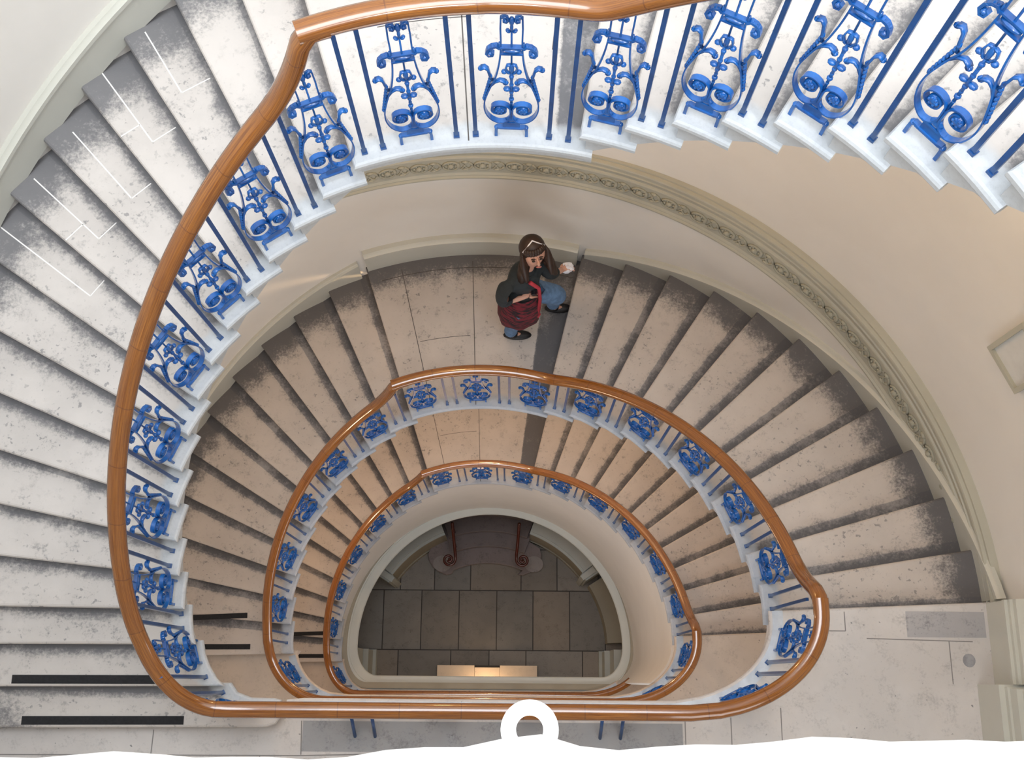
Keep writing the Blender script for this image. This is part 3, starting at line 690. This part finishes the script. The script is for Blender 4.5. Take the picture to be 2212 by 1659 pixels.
# ------------------------------------------------------------------ balustrade
OFF=.058
def make_panel():
    root=empty('lyre_panel',(0,0,0)); bl=M['blue']
    def P_(mb,nm): return mb.build(nm,bl,root,True,35)
    for sx in(-1,1):
        mb=MB(); pts=[(.040,.865)]
        ctrl=[(.042,.80),(.041,.70),(.044,.62),(.052,.54),(.066,.46),(.085,.40),(.100,.345),(.112,.285),(.113,.225),(.100,.17),(.078,.135),(.05,.118),(.022,.128),(.006,.155),(.004,.19)]
        sp=[]
        for i in range(len(ctrl)-1):
            p0=ctrl[max(0,i-1)];p1=ctrl[i];p2=ctrl[i+1];p3=ctrl[min(len(ctrl)-1,i+2)]
            for q in range(4):
                t=q/4; f=lambda a,b,c,d:.5*((2*b)+(-a+c)*t+(2*a-5*b+4*c-d)*t*t+(-a+3*b-3*c+d)*t**3)
                sp.append((f(p0[0],p1[0],p2[0],p3[0]),f(p0[1],p1[1],p2[1],p3[1])))
        n1=len(sp)
        for q in range(22):  # volute
            a=pi-.25-q*.36*1.0; r_=.044-.0010*q; sp.append((.049+r_*cos(a),.222+r_*sin(a)))
        mb.ribbon([(sx*x,z) for x,z in pts+sp[:8]],.010,.007); mb.ribbon([(sx*x,z) for x,z in sp[7:26]],.012,.007,.022); mb.ribbon([(sx*x,z) for x,z in sp[25:]],.024,.006); P_(mb,'lyre_scroll')
        ps=[o for o in root.children][-1]
        mb=MB(); 
        for q in range(9):
            z=.30+q*.021; k_=q/8; x=.104-.030*k_ ; mb.ell((sx*(x+.010),0,z),(.008,.011,.013),6,4)
        # outward leaf tip and inner leaf
        mb.ribbon([(sx*x,z) for x,z in ((.080,.44),(.088,.485),(.094,.52),(.106,.535),(.122,.528))],.014,.010,.026,.006)
        mb.ell((sx*.122,0,.524),(.012,.014,.007),8,4)
        mb.ribbon([(sx*x,z) for x,z in ((.084,.40),(.066,.43),(.048,.443),(.032,.438),(.022,.425))],.012,.008,.026,.008)
        mb.ell((sx*.024,0,.424),(.013,.014,.008),8,4); mb.build('acanthus_leaf',bl,root,True)
        mb=MB(); mb.ell((sx*.049,0,.222),(.023,.020,.023),12,8)
        for q in range(6): a=q*pi/3; mb.ell((sx*.049+.014*cos(a),-.014,.222+.014*sin(a)),(.007,.006,.007),6,4); mb.ell((sx*.049+.014*cos(a),.014,.222+.014*sin(a)),(.007,.006,.007),6,4)
        mb.build('rosette',bl,root,True)
        mb=MB(); mb.ribbon([(sx*x,z) for x,z in ((.041,.862),(.030,.872),(.016,.866),(.012,.848),(.02,.836),(.03,.842),(.03,.852))],.014,.007); mb.ell((sx*.023,0,.846),(.008,.012,.008),8,5); mb.build('top_curl',bl,root,True)
    mb=MB(); mb.box((0,0,.676),(.088,.020,.008)); mb.box((0,0,.636),(.088,.020,.007)); mb.ell((0,0,.656),(.038,.014,.012),10,5)
    for sx in(-1,1):
        mb.ribbon([(sx*x,z) for x,z in ((.044,.672),(.058,.684),(.076,.678),(.092,.660),(.098,.636),(.088,.618),(.074,.622),(.070,.638),(.080,.645))],.022,.012,.018,.008)
        mb.ell((sx*.083,0,.634),(.012,.015,.012),8,5); mb.ell((sx*.047,0,.69),(.006,.011,.016),6,5)
        for q in range(3): mb.ell((sx*(.060+.013*q),0,.684-.006*q*q*.7),(.009,.013,.007),6,4)
    mb.build('crossbar',bl,root,True,35)
    mb=MB(); mb.tube([(0,0,.80),(0,0,.55)],.0045,6); mb.tube([(0,0,.50),(0,0,.40),(0,0,.13)],[.006,.007,.005],6)
    mb.ell((0,0,.53),(.011,.012,.035),8,6)
    for sx in(-1,1): mb.ribbon([(sx*x,z) for x,z in ((.004,.555),(.018,.550),(.024,.525),(.014,.500),(.006,.497))],.014,.006); mb.ell((sx*.029,0,.505),(.013,.012,.010),8,5); mb.ell((sx*.018,0,.378),(.017,.014,.009),8,5)
    for z,r_ in ((.47,.011),(.455,.008),(.41,.010),(.355,.010),(.325,.008),(.30,.012),(.27,.007)): mb.ell((0,0,z),(r_,r_,.010),8,5)
    mb.build('spear',bl,root,True)
    mb=MB(); mb.ell((0,0,.845),(.012,.014,.022),8,6); mb.ell((0,0,.805),(.007,.010,.026),8,6)
    for sx in(-1,1): mb.ell((sx*.013,0,.782),(.012,.011,.006),8,5,Matrix.Rotation(-sx*.6,3,'Y'))
    mb.build('palmette',bl,root,True)
    mb=MB(); mb.box((0,0,.118),(.094,.022,.010)); mb.box((0,0,.068),(.100,.022,.010)); mb.box((0,0,.093),(.074,.010,.044)); mb.ell((0,0,.138),(.026,.012,.020),10,5)
    mb.box((0,0,.165),(.012,.014,.10)); mb.build('foot_bracket',bl,root,True,35)
    for sx in(-1,1):
        mb=MB()
        mb.ribbon([(sx*x,z) for x,z in ((.045,.068),(.058,.070),(.066,.060),(.067,.035),(.067,-.004))],.020,.013); mb.ell((sx*.064,0,.064),(.012,.013,.010),8,5); mb.build('foot',bl,root,True,35)
    return root
def make_bar(h):
    root=empty('iron_baluster',(0,0,0)); mb=MB(); mb.box((0,0,h/2-.002),(.018,.018,h+.004)); mb.build('bar',M['bluebar'],root)
    mb=MB(); mb.box((0,0,.006),(.026,.026,.012)); mb.build('base_shoe',M['bluebar'],root); return root
panel0=make_panel(); barS=make_bar(.86); barL=make_bar(.92); used={}
def place(proto,p,z,tang,label,cat,group):
    rz=math.atan2(tang.y,tang.x)
    if proto not in used: o=proto; o.location=(p.x,p.y,z); o.rotation_euler=(0,0,rz); used[proto]=1
    else: o=dup(proto,(p.x,p.y,z),rz)
    tag(o,label,cat,group); return o
def tangent(s,th,b=None):
    a=well(s,th+.4,OFF,b); c=well(s,th-.4,OFF,b); return (c-a).normalized()
def module(s,th,z,kind,where,b=None,long=False,sp=2.4):
    grp={'upper':'the upper storey balustrade','middle':'the middle storey balustrade','lower':'the lowest storey balustrade'}[s.name]
    sp=.0425/(s.r+OFF)*57.3
    if kind=='P':
        place(panel0,well(s,th,OFF,b),z,tangent(s,th,b),'blue wrought iron lyre panel %s'%where,'railing panel','lyre panels of '+grp)
    else:
        for d,nm in((sp,'lower'),(-sp,'upper')):
            pr=barL if long else barS
            place(pr,well(s,th+d,OFF,b),z,tangent(s,th,b),'blue iron bar, %s of two %s'%(nm if not long else ('left' if d>0 else 'right'),where),'baluster','plain iron bars of '+grp)
lname={'A':('wide second landing','topmost half landing'),'B':('wide first landing','middle half landing'),'D':('bottom landing','lowest half landing')}
for s,key in((A,'A'),(B,'B'),(D,'D')):
    F=FR[key]; H=17 if s is A else 12; N=len(F)
    for i,f in enumerate(F[:-1]):
        k=f['k']; nx=F[i+1]
        if k==H: continue
        if s is A and k<=2: continue
        if k<H: kind='P' if k%2==0 else 'b'; wh='on %s step above the %s'%(ordn(k),lname[key][0])
        else:
            q=k-H; kind=('P' if q%2==1 else 'b') if s is A else ('b' if q%2==1 else 'P'); wh='on %s step above the %s'%(ordn(q),lname[key][1])
        th=(f['ti']+nx['ti'])/2-(.15 if s is A else .3)
        if k==3 and s is A: th=183.9
        module(s,th,f['z'],kind,wh)
    if s is A: seq=((106.9,'b'),(101.0,'P'),(94.3,'b'),(88.2,'P'),(81.8,'b'))
    else: seq=((105.2,'P'),(98.2,'b'),(91.6,'P'),(84.9,'b'),(77.6,'P'))
    for qi,(th,kind) in enumerate(seq):
        module(s,th,F[H-1]['z'],kind,'on the %s, %s place from left'%(lname[key][1],ordn((qi+1 if s is A and 0 else qi+1))),long=True)
# corner modules
place(panel0,Vector((-1.80,-.30,0)),2*rA,Vector((-.30,1,0)).normalized(),'blue wrought iron lyre panel on the second step above the wide second landing','railing panel','lyre panels of the upper storey balustrade').scale=(1,1,.955)
place(barS,Vector((-1.745,-.445,0)),2*rA,Vector((-.4,1,0)).normalized(),'blue iron bar at back corner of second step above the wide second landing','baluster','plain iron bars of the upper storey balustrade')
place(barS,Vector((-1.676,-.535,0)),rA,Vector((-.6,1,0)).normalized(),'blue iron bar at corner of first step above the wide second landing','baluster','plain iron bars of the upper storey balustrade')
place(panel0,Vector((-1.53,-.612,0)),rA,Vector((-1,.33,0)).normalized(),'blue wrought iron lyre panel on the first step above the wide second landing','railing panel','lyre panels of the upper storey balustrade').scale=(1,1,.885)
def corner(L,s,z,side,nm):
    b=s.c[1]-YS[L]
    if side=='R': seq=((356.6,'P'),(351.0,'b'),(344.6,'P'))
    else: seq=((189.5,'P'),(195.3,'b'),(202.0,'P'))
    for qi,(th,kind) in enumerate(seq): module(s,th,z,kind,'in %s bend of %s, %s from stairs'%('right' if side=='R' else 'left',nm,ordn(qi+1)),b,True)
corner(2,B,Z2,'R','wide second landing'); corner(1,D,Z1,'R','wide first landing'); corner(1,B,Z1,'L','wide first landing'); corner(0,D,Z0,'L','bottom landing')
for L,z,nm,x0,x1 in((2,Z2,'wide second landing',-1.25,1.15),(1,Z1,'wide first landing',-1.2,1.1),(0,Z0,'bottom landing',-1.2,1.1)):
    n=9
    for q in range(n):
        x=x0+(x1-x0)*(q+.5)/n; y=YS[L]-OFF*.8; grp={2:'the middle storey balustrade',1:'the lowest storey balustrade',0:'the bottom landing balustrade'}[L]
        if q%2: place(panel0,Vector((x,y,0)),z,Vector((-1,0,0)),'blue lyre panel on straight edge of %s, %s place from left'%(nm,ordn(q+1)),'railing panel','lyre panels of '+grp)
        else:
            for d,w in((-.042,'left'),(.042,'right')): place(barL,Vector((x+d,y,0)),z,Vector((-1,0,0)),'blue bar, %s of %s pair, straight edge of %s'%(w,ordn(q+1),nm),'baluster','plain iron bars of '+grp)
# back stays bracing the straight rail of the second landing
for i,(x,w) in enumerate(((-.88,'leftmost'),(-.756,'second from left'),(.633,'second from right'),(.759,'rightmost'))):
    mb=MB(); y0=YS[2]-OFF; mb.tube([(0,.79-.635,.26),(0,0,0.0)],.011,6); o=mb.build('back_stay',M['bluebar'],None,True); o.location=(x,-.79,0.0)
    tag(o,'thin blue iron stay bracing the straight rail from behind, %s'%w,'stay','back stays of the straight rail')
# handrails
SEC=[]
for a,b in ((-.030,0),(-.036,.006),(-.038,.016),(-.033,.020),(-.034,.024),(-.042,.030),(-.043,.042),(-.036,.056),(-.022,.064),(0,.067),(.022,.064),(.036,.056),(.043,.042),(.042,.030),(.034,.024),(.033,.020),(.038,.016),(.036,.006),(.030,0)): SEC.append((a,b))
def rail_path(key,s,below,L,zL,top_end):
    """starts at the gooseneck right of the lower landing, follows landing, left flight, half landing and right flight"""
    P=[]; LV=.925; SL=.735
    ys=YS[L]; bb=below.c[1]-ys; ba=s.c[1]-ys
    def ap(p,z): P.append(Vector((p.x,p.y,z)))
    if below is not None:
        for th in ((349,348,347,346,345,344,343,342,341,339,336,332) if L==0 else (2.2,1.4,.6,0,359,358,357,356,355,354,353,352,351,350,349,348,347,346,345,344,343,342,341,339,336,332)): ap(well(below,th,OFF,bb),zL+LV)
    yst=P[-1].y; xl=-1.1
    for x in (.6,.3,0,-.3,-.6,-.9): P.append(Vector((x,yst+(0)*x,zL+LV)))
    hl=110.6 if s is A else 109.6; H=(ZH3 if s is A else ZH2 if s is B else ZH1)
    th=206.0
    zs=nline(s,hl)+SL
    while th>hl-.1:
        z=nline(s,th)+SL; zz=zL+LV; e=.06
        zz=.5*(z+zz+math.sqrt((z-zz)**2+e*e))
        d=th-hl
        if d<8: q=1-max(d,0)/8; zz+= (q**2.6)*(H+LV-.012-zs)
        ap(well(s,th,OFF,ba),zz); th-=1.0
    for q in (-.5,-1.3,-2.2): ap(well(s,hl+q,OFF,ba),H+LV-.010)
    P2=[]
    t1=78.9 if s is A else 74.5
    th=hl+1.3
    while th>top_end:
        z=nline(s,th)+SL; zz=H+LV; e=.05
        if th<t1+12: zz=.5*(z+zz+math.sqrt((z-zz)**2+e*e))
        if s is not A and th<top_end+8: q=1-max(th-top_end,0)/8; zz+=(q**2.6)*({'B':Z2,'D':Z1}[key]+LV-.012-nline(s,top_end)-SL)
        P2.append(Vector((*well(s,th,OFF,ba)[:2],zz))); th-=1.0
    if s is not A:
        for q in (.6,1.6,2.8): p=well(s,top_end-q,OFF,s.bhi); P2.append(Vector((p.x,p.y,{'B':Z2,'D':Z1}[key]+LV-.010)))
    return P,P2
def offs(P,dz): return [Vector((p.x,p.y,p.z+dz)) for p in P]
for key,s,below,L,zL,te,lab in (('A',A,B,2,Z2,1.0,'polished orange mahogany handrail sweeping round the upper storey'),('B',B,D,1,Z1,2.4,'polished mahogany handrail of the middle storey ring'),('D',D,D,0,Z0,2.4,'innermost polished mahogany handrail of the lowest storey')):
    P,P2=rail_path(key,s,below,L,zL,te)
    if key=='D': P=[p for p in P]
    root=empty('handrail',(0,0,0)); root.location=(P[0].x,P[0].y,zL); tag(root,lab,'handrail')
    rl=Vector((P[0].x,P[0].y,zL))
    mb=MB(); mb.sweep([p-rl for p in P],SEC); mb.build('lower_length',M['wood'],root,True,45)
    mb=MB(); mb.sweep([p-rl for p in P2],SEC); mb.build('upper_length',M['wood'],root,True,45)
    mb=MB(); core=[(-.018,-.008),(.018,-.008),(.018,.004),(-.018,.004)]
    mb.sweep([p-rl for p in P],core); mb.sweep([p-rl for p in P2],core); mb.build('iron_core_strip',M['bluebar'],root,True,45)
# ------------------------------------------------------------------ bright ledge with ring in front of the lens
led=empty('window_ledge',(0,-.75,6.2)); tag(led,'sunlit white painted stone ledge crossing the bottom of the photo','ledge')
mb=MB(); vs=[];fs=[]; n=80
for i in range(n+1):
    x=-.9+1.8*i/n; y=-.4925+.024*x+ .0018*sin(x*31)+.0012*sin(x*77+1)+.0015*max(0,sin(x*13+2)); 
    y+=.006*math.exp(-((x-.083)/.022)**2)-.004*math.exp(-((x+.06)/.10)**2)
    y-=-.75
    for yy,zz in((y-.006,.08),(y-.001,.077),(y,.07),(y-.002,.045),(y-.012,.03),(-.25,.03),(-.25,.08)): vs.append((x,yy,zz))
for i in range(n):
    for q in range(7): fs.append((7*i+q,7*i+(q+1)%7,7*i+7+(q+1)%7,7*i+7+q))
fs+=[tuple(range(7)),tuple(7*n+q for q in range(7))[::-1]]
mb.add(vs,fs); mb.build('ledge_top',M['white'],led,True,40)
mb=MB(); mb.box((0,-.06,-.40),(1.8,.30,.86)); mb.build('parapet',M['wall'],led)
rg=empty('pull_ring',(.083,-.4805,6.284)); tag(rg,'small white painted iron ring lying on the bright ledge','ring')
mb=MB(); pts=[(.0122*cos(a*pi/16),.0122*sin(a*pi/16)*1.0,0) for a in range(32)]; mb.tube(pts,.0044,10,True); mb.build('ring_loop',M['white'],rg,True)
mb=MB(); mb.ell((0,-.017,-.0015),(.016,.008,.004),14,6); mb.build('ring_mount',M['white'],rg,True)
mb=MB(); mb.box((0,-1.55,5.25),(6.2,1.7,.16)); o=mb.build('floor',M['floorA']); tag(o,'upper landing behind the bright ledge',None,None,'structure')
t=o.data.color_attributes.new('tint','FLOAT_COLOR','POINT')
for d in t.data: d.color=(1,1,1,1)
for key in ('floorA',): pass
# ------------------------------------------------------------------ the walker
PO=Vector((.20,2.52,ZH2))
person=empty('person',PO); tag(person,'person in dark jacket, dark red skirt and jeans walking on the middle half landing','person')
def skin_mesh(name,chains,mat,parent,root=0,sub=2,org=PO,extra=None):
    verts=[];rad=[];edges=[]; idx={}
    def vid(p,r):
        k=tuple(round(q,4) for q in p)
        if k not in idx: idx[k]=len(verts); verts.append(Vector(p)-org); rad.append(r)
        return idx[k]
    for ch in chains:
        last=None
        for p,r in ch:
            i=vid(p,r)
            if last is not None and (last,i) not in edges: edges.append((last,i))
            last=i
    me=bpy.data.meshes.new(name+'_skeleton'); me.from_pydata(verts,edges,[]); o=bpy.data.objects.new(name+'_skeleton',me); C.objects.link(o)
    md=o.modifiers.new('skin','SKIN'); md.use_smooth_shade=True; md.branch_smoothing=.6
    if not me.skin_vertices: 
        bm=bmesh.new(); bm.from_mesh(me); bm.verts.layers.skin.verify(); bm.to_mesh(me); bm.free()
    for i,sv in enumerate(me.skin_vertices[0].data):
        r=rad[i]; sv.radius=r if isinstance(r,tuple) else (r,r); sv.use_root=(i==root)
    s2=o.modifiers.new('sub','SUBSURF'); s2.levels=s2.render_levels=sub
    dg=bpy.context.evaluated_depsgraph_get(); m2=bpy.data.meshes.new_from_object(o.evaluated_get(dg))
    C.objects.unlink(o); bpy.data.objects.remove(o)
    m2.name=name; m2.materials.clear(); m2.materials.append(mat)
    for p in m2.polygons: p.use_smooth=True
    n=bpy.data.objects.new(name,m2); C.objects.link(n); n.parent=parent; return n
M['skin']=m_paint('skin',(.62,.34,.25),.55,.08); M['denim']=m_paint('faded_blue_denim',(.15,.27,.47),.85,.35,.2,22); M['jacket']=m_paint('charcoal_jacket_cloth',(.022,.030,.036),.85,.3,.2,20)
M['hair']=m_paint('dark_brown_hair',(.035,.016,.010),.5,.4,.3,30); M['shoe']=m_paint('black_shoe',(.008,.008,.010),.5)
M['scarf']=m_paint('red_strap',(.42,.03,.05),.7); M['paper']=m_paint('white_paper',(.85,.85,.92),.7); M['phone']=m_paint('black_camera_body',(.012,.012,.016),.3); M['eye']=m_paint('dark_eye',(.02,.015,.012),.3); M['lip']=m_paint('lip',(.45,.15,.13),.5)
t=NT('dark_red_striped_knit'); gp=t.n('ShaderNodeNewGeometry'); mp=t.n('ShaderNodeMapping'); mp.inputs['Scale'].default_value=(14,14,60); mp.inputs['Rotation'].default_value=(.35,.2,0); t.l(gp.outputs['Position'],mp.inputs[0])
n1=t.noise(mp.outputs[0],1.0,3); M['skirt']=t.fin(t.mix(t.ss(n1,.42,.58),(.020,.012,.016),(.17,.016,.028)),.9,n1,.3,.004)
hp,f=Vector((.228,2.592,-.43)),Vector((.35,-.937,0)).normalized(); rt=Vector((f.y,-f.x,0))   # rt: her right
pel=(.15,2.52,-1.03); sp1=(.143,2.53,-.88); ch=(.15,2.54,-.70); nk=(.185,2.56,-.58); nk2=(.20,2.575,-.53)
Rs=(.03,2.43,-.645); Re=(-.015,2.385,-.88); Rw=(.13,2.40,-.835); Ls=(.275,2.66,-.645); Le=(.37,2.62,-.87); Lw=(.445,2.69,-.985)
def hand(w,dirv,up,curl):
    w=Vector(w); d=Vector(dirv).normalized(); u=Vector(up).normalized(); s=d.cross(u).normalized()
    palm=w+d*.05; chains=[[(tuple(w),(.022,.022)),(tuple(palm),(.030,.018))]]
    for i,(off,L) in enumerate(((-.030,.062),(-.010,.072),(.010,.068),(.028,.052))):
        k=palm+d*.035+s*off; a=k+d*L*.45-u*curl*.018; b=a+d*L*.35-u*curl*.035; c=b+d*L*.15-u*curl*.03
        chains.append([(tuple(palm),(.030,.018)),(tuple(k),(.0105,.010)),(tuple(a),.0092),(tuple(b),.0085),(tuple(c),.007)])
    tb=w+d*.030-s*.030; chains.append([(tuple(palm),(.030,.018)),(tuple(tb),.011),(tuple(tb+d*.030-s*.012-u*.012),.010),(tuple(tb+d*.052-s*.012-u*.022),.0085)])
    return chains
LA=(.42,2.715,-1.80);RA_=(.055,2.462,-1.84)
body=[[(pel,(.105,.085)),(sp1,(.08,.07)),(ch,(.085,.065)),(nk,.050),(nk2,.05),((.215,2.58,-.485),(.066,.072)),(tuple(hp),(.078,.092)),((.23,2.60,-.375),(.076,.088)),((.23,2.60,-.325),(.05,.058))],
 [(ch,(.085,.065)),(Rs,.036),(Re,.033),(Rw,.026)],[(ch,(.085,.065)),(Ls,.036),(Le,.033),(Lw,.026)],
 [(pel,(.105,.085)),((.215,2.585,-1.12),.082),((.44,2.63,-1.38),.056),(LA,.036),((.44,2.718,-1.93),.034),((.53,2.72,-1.945),.028)],
 [(pel,(.105,.085)),((.10,2.475,-1.12),.082),((.135,2.45,-1.46),.056),(RA_,.036),((.075,2.464,-1.93),.034),((.17,2.47,-1.945),.028)]]
body+=hand(Rw,(.9,.35,.1),(0,-.2,1),1.0); body+=hand(Lw,(.75,.5,-.35),(0,0,1),.8)
skin_mesh('body',body,M['skin'],person)
jk=[[((.148,2.51,-1.10),(.185,.15)),((.148,2.52,-1.00),(.165,.135)),((.143,2.53,-.86),(.15,.12)),(ch,(.165,.125)),((.165,2.55,-.62),(.12,.095)),((.182,2.558,-.575),(.068,.066))],
 [(ch,(.165,.125)),((.03,2.435,-.65),.085),((-.018,2.385,-.87),.072),((.085,2.395,-.842),.052)],[(ch,(.165,.125)),((.275,2.655,-.65),.085),(Le,.068),((.42,2.67,-.955),.044)]]
skin_mesh('jacket',jk,M['jacket'],person)
jn=[[((.15,2.52,-1.06),(.135,.11)),((.215,2.585,-1.14),.105),((.45,2.632,-1.375),.090),((.425,2.712,-1.70),.062),((.42,2.716,-1.86),.066)],[((.15,2.52,-1.06),(.135,.11)),((.10,2.475,-1.14),.100),((.135,2.45,-1.46),.078),((.062,2.462,-1.72),.060),((.055,2.462,-1.87),.064)]]
skin_mesh('jeans',jn,M['denim'],person)
TILT=Matrix.Rotation(R(30),3,rt)
if (TILT@f).z<0: TILT=Matrix.Rotation(R(-30),3,rt)
def local(mb,nm,mat,sm=True,lab=None):
    if nm in ('hair','nose','eye','ear','eyebrow','mouth','hairband'): mb.v=[tuple(hp+TILT@(Vector(p)-hp)) for p in mb.v]
    mb.v=[tuple(Vector(p)-PO) for p in mb.v]; o=mb.build(nm,mat,person,sm)
    if lab: o['label']=lab
    return o
mb=MB(); vs=[];fs=[]; rg_=[(-.93,.13,.075,0),(-1.03,.17,.105,0),(-1.14,.185,.13,.01),(-1.24,.195,.125,.02),(-1.34,.195,.115,.02),(-1.355,.185,.105,.02)]
for i,(z,ra,rb,dx) in enumerate(rg_):
    for q in range(28):
        a=2*pi*q/28; w=1+.05*sin(a*7+z*5)*(i/5); vs.append((.145-dx+ra*.90*w*cos(a),2.495-.008*i+rb*1.32*w*sin(a),z+.03*cos(a)*(i/5)))
for i in range(len(rg_)-1):
    for q in range(28): fs.append((i*28+q,i*28+(q+1)%28,(i+1)*28+(q+1)%28,(i+1)*28+q))
mb.add(vs,fs); local(mb,'skirt',M['skirt'])
for c in ((.475,2.72,-1.945),(.115,2.468,-1.945)):
    mb=MB(); mb.ell(c,(.125,.047,.033),16,8); mb.ell((c[0]-.05,c[1],c[2]+.02),(.06,.045,.045),12,7); local(mb,'shoe',M['shoe'])
mb=MB(); back=-f
mb.ell(hp+back*.028+Vector((0,0,.055)),(.100,.105,.098),20,12)
mb.ell(hp+back*.065+Vector((0,0,-.03)),(.092,.085,.13),16,10)
for sg in(-1,1):
    for q in range(4):
        p=hp+rt*sg*(.082+.006*q)+f*(-.005+.012*q)+Vector((0,0,-.02-.02*q)); mb.ell(p,(.030,.034,.10+.01*q),10,8)
    mb.tube([hp+rt*sg*.088+Vector((0,0,-.06)),hp+rt*sg*.115+back*.02+Vector((0,0,-.16)),hp+rt*sg*.14+back*.03+Vector((0,0,-.26))],[.045,.042,.022],8)
for q in range(9): # fringe
    a=-1.0+q*.25; p=hp+rt*sin(a)*.078+f*cos(a)*.076+Vector((0,0,.075)); mb.ell(p,(.020,.020,.030),8,6)
local(mb,'hair',M['hair'])
mb=MB(); mb.ell(hp+f*.098+Vector((0,0,-.012)),(.013,.017,.022),10,8); mb.ell(hp+f*.088+Vector((0,0,.012)),(.009,.012,.024),8,6); local(mb,'nose',M['skin'])
for sg in(-1,1):
    mb=MB(); mb.ell(hp+f*.083+rt*sg*.030+Vector((0,0,.012)),(.013,.009,.007),10,6); local(mb,'eye',M['eye'])
    mb=MB(); mb.ell(hp+rt*sg*.083+Vector((0,0,-.01)),(.010,.018,.028),10,6); local(mb,'ear',M['skin'])
    mb=MB(); mb.ell(hp+f*.085+rt*sg*.030+Vector((0,0,.032)),(.018,.008,.0045),10,5); local(mb,'eyebrow',M['hair'])
mb=MB(); mb.ell(hp+f*.086+Vector((0,0,-.050)),(.022,.010,.008),10,6); local(mb,'mouth',M['lip'])
mb=MB(); mb.tube([hp+f*.03+rt*.085+Vector((0,0,.08)),hp+Vector((0,0,.158))+f*.03,hp+f*.03-rt*.085+Vector((0,0,.08))],.006,6); local(mb,'hairband',M['paper'],True,'pale hairband')
mb=MB(); mb.tube([(.20,2.44,-.60),(.27,2.44,-.72),(.285,2.42,-.90),(.28,2.40,-1.10),(.275,2.40,-1.22)],[.016,.015,.014,.014,.02],8); mb.tube([(.275,2.40,-1.20),(.27,2.40,-1.30)],[.024,.010],8); local(mb,'strap',M['scarf'],True,'hanging red strap')
cm=empty('camera',(.235,2.45,-.785)); tag(cm,'small black camera held in the hands of the walking person','camera')
mb=MB(); mb.box((0,0,0),(.10,.032,.062)); mb.build('case',M['phone'],cm); mb=MB(); mb.tube([(0,-.016,0),(0,-.04,0)],.022,14); mb.build('lens',M['phone'],cm,True,30)
cp=empty('crumpled_paper',(.505,2.735,-1.03)); tag(cp,'crumpled white paper held in the outstretched hand of the walking person','paper')
mb=MB(); mb.ell((0,0,0),(.055,.045,.04),14,9)
mb.v=[tuple(Vector(p)*(1+random.uniform(-.16,.16))) for p in mb.v]; mb.build('sheet',M['paper'],cp)

# ------------------------------------------------------------------ lights
w=bpy.data.worlds.new('sky'); bpy.context.scene.world=w; w.use_nodes=True
w.node_tree.nodes['Background'].inputs[0].default_value=(.86,.93,1.0,1); w.node_tree.nodes['Background'].inputs[1].default_value=1.2
def area(name,loc,rot,size,e,col,sy=None,spread=None):
    l=bpy.data.lights.new(name,'AREA'); l.energy=e; l.color=col; l.size=size
    if sy: l.shape='RECTANGLE'; l.size_y=sy
    if spread: l.spread=R(spread)
    o=bpy.data.objects.new(name,l); C.objects.link(o); o.location=loc; o.rotation_euler=[R(q) for q in rot]; return o
def point(name,loc,e,col,r=.08):
    l=bpy.data.lights.new(name,'POINT'); l.energy=e; l.color=col; l.shadow_soft_size=r
    o=bpy.data.objects.new(name,l); C.objects.link(o); o.location=loc; return o
area('skylight',(0,.6,12.8),(0,0,0),5.6,400,(.90,.95,1.0),spread=120)
area('window_daylight',(2.2,-1.9,8.2),(0,66,-31),1.4,190,(.90,.95,1.0),2.0)
area('ledge_fill',(0,-1.0,7.25),(-8,0,0),.5,45,(1,.98,.95))  # close area lamp added above the ledge, standing in for sunlight
area('landing_fill',(2.0,-2.3,2.6),(62,0,-8),1.4,26,(.90,.95,1.0),1.6)  # unseen fill lamp added to brighten the wide landing, no window opening modelled
area('middle_fill',(.3,-2.35,-1.6),(90,0,0),2.6,52,(.93,.96,1.0),1.3)  # unseen fill added at the back wall to lift the middle storey
area('lower_fill',(.3,-2.35,-5.4),(90,0,0),2.6,26,(.95,.96,1.0),1.3)  # added fill behind the lower storey, evening out the light falloff with depth
point('lamp_top_soffit',(-.5,2.75,2.0),34,(1,.60,.26))
point('lamp_upper_right',(2.1,1.6,3.0),20,(1,.72,.42))
point('lamp_middle_soffit',(-.25,2.6,-2.6),58,(1,.66,.36))
point('lamp_left_soffit',(-2.3,.6,-1.0),16,(1,.72,.46))
point('lamp_lower_left',(-2.4,.6,-5.2),20,(1,.64,.36))
point('lamp_lower_right',(2.0,.6,-4.9),16,(1,.70,.44))
area('hall_door_light',(0,-.72,-8.9),(60,0,0),1.6,4,(1,.9,.8),.8)
point('lamp_hall_window',(-.28,-.55,ZF+.62),8,(1,.66,.36),.06)
# ------------------------------------------------------------------ camera
cam=bpy.data.cameras.new('camera'); co=bpy.data.objects.new('camera',cam); C.objects.link(co); bpy.context.scene.camera=co
cam.sensor_fit='HORIZONTAL'; cam.sensor_width=36; cam.lens=2300/2212*36; cam.clip_start=.05
p,rl=.272204,.0083365
F=Vector((0,sin(p),-cos(p))); U=Vector((0,cos(p),sin(p))); X=Vector((1,0,0))
X2=cos(rl)*X+sin(rl)*U; U2=-sin(rl)*X+cos(rl)*U
m=Matrix((X2,U2,-F)).transposed().to_4x4(); m.translation=Vector((.0713,-.4540,6.9216)); co.matrix_world=m
sc=bpy.context.scene; sc.view_settings.view_transform='Standard'; sc.view_settings.look='None'; sc.view_settings.gamma=1; sc.view_settings.exposure=0.1
sc.view_settings.use_curve_mapping=False
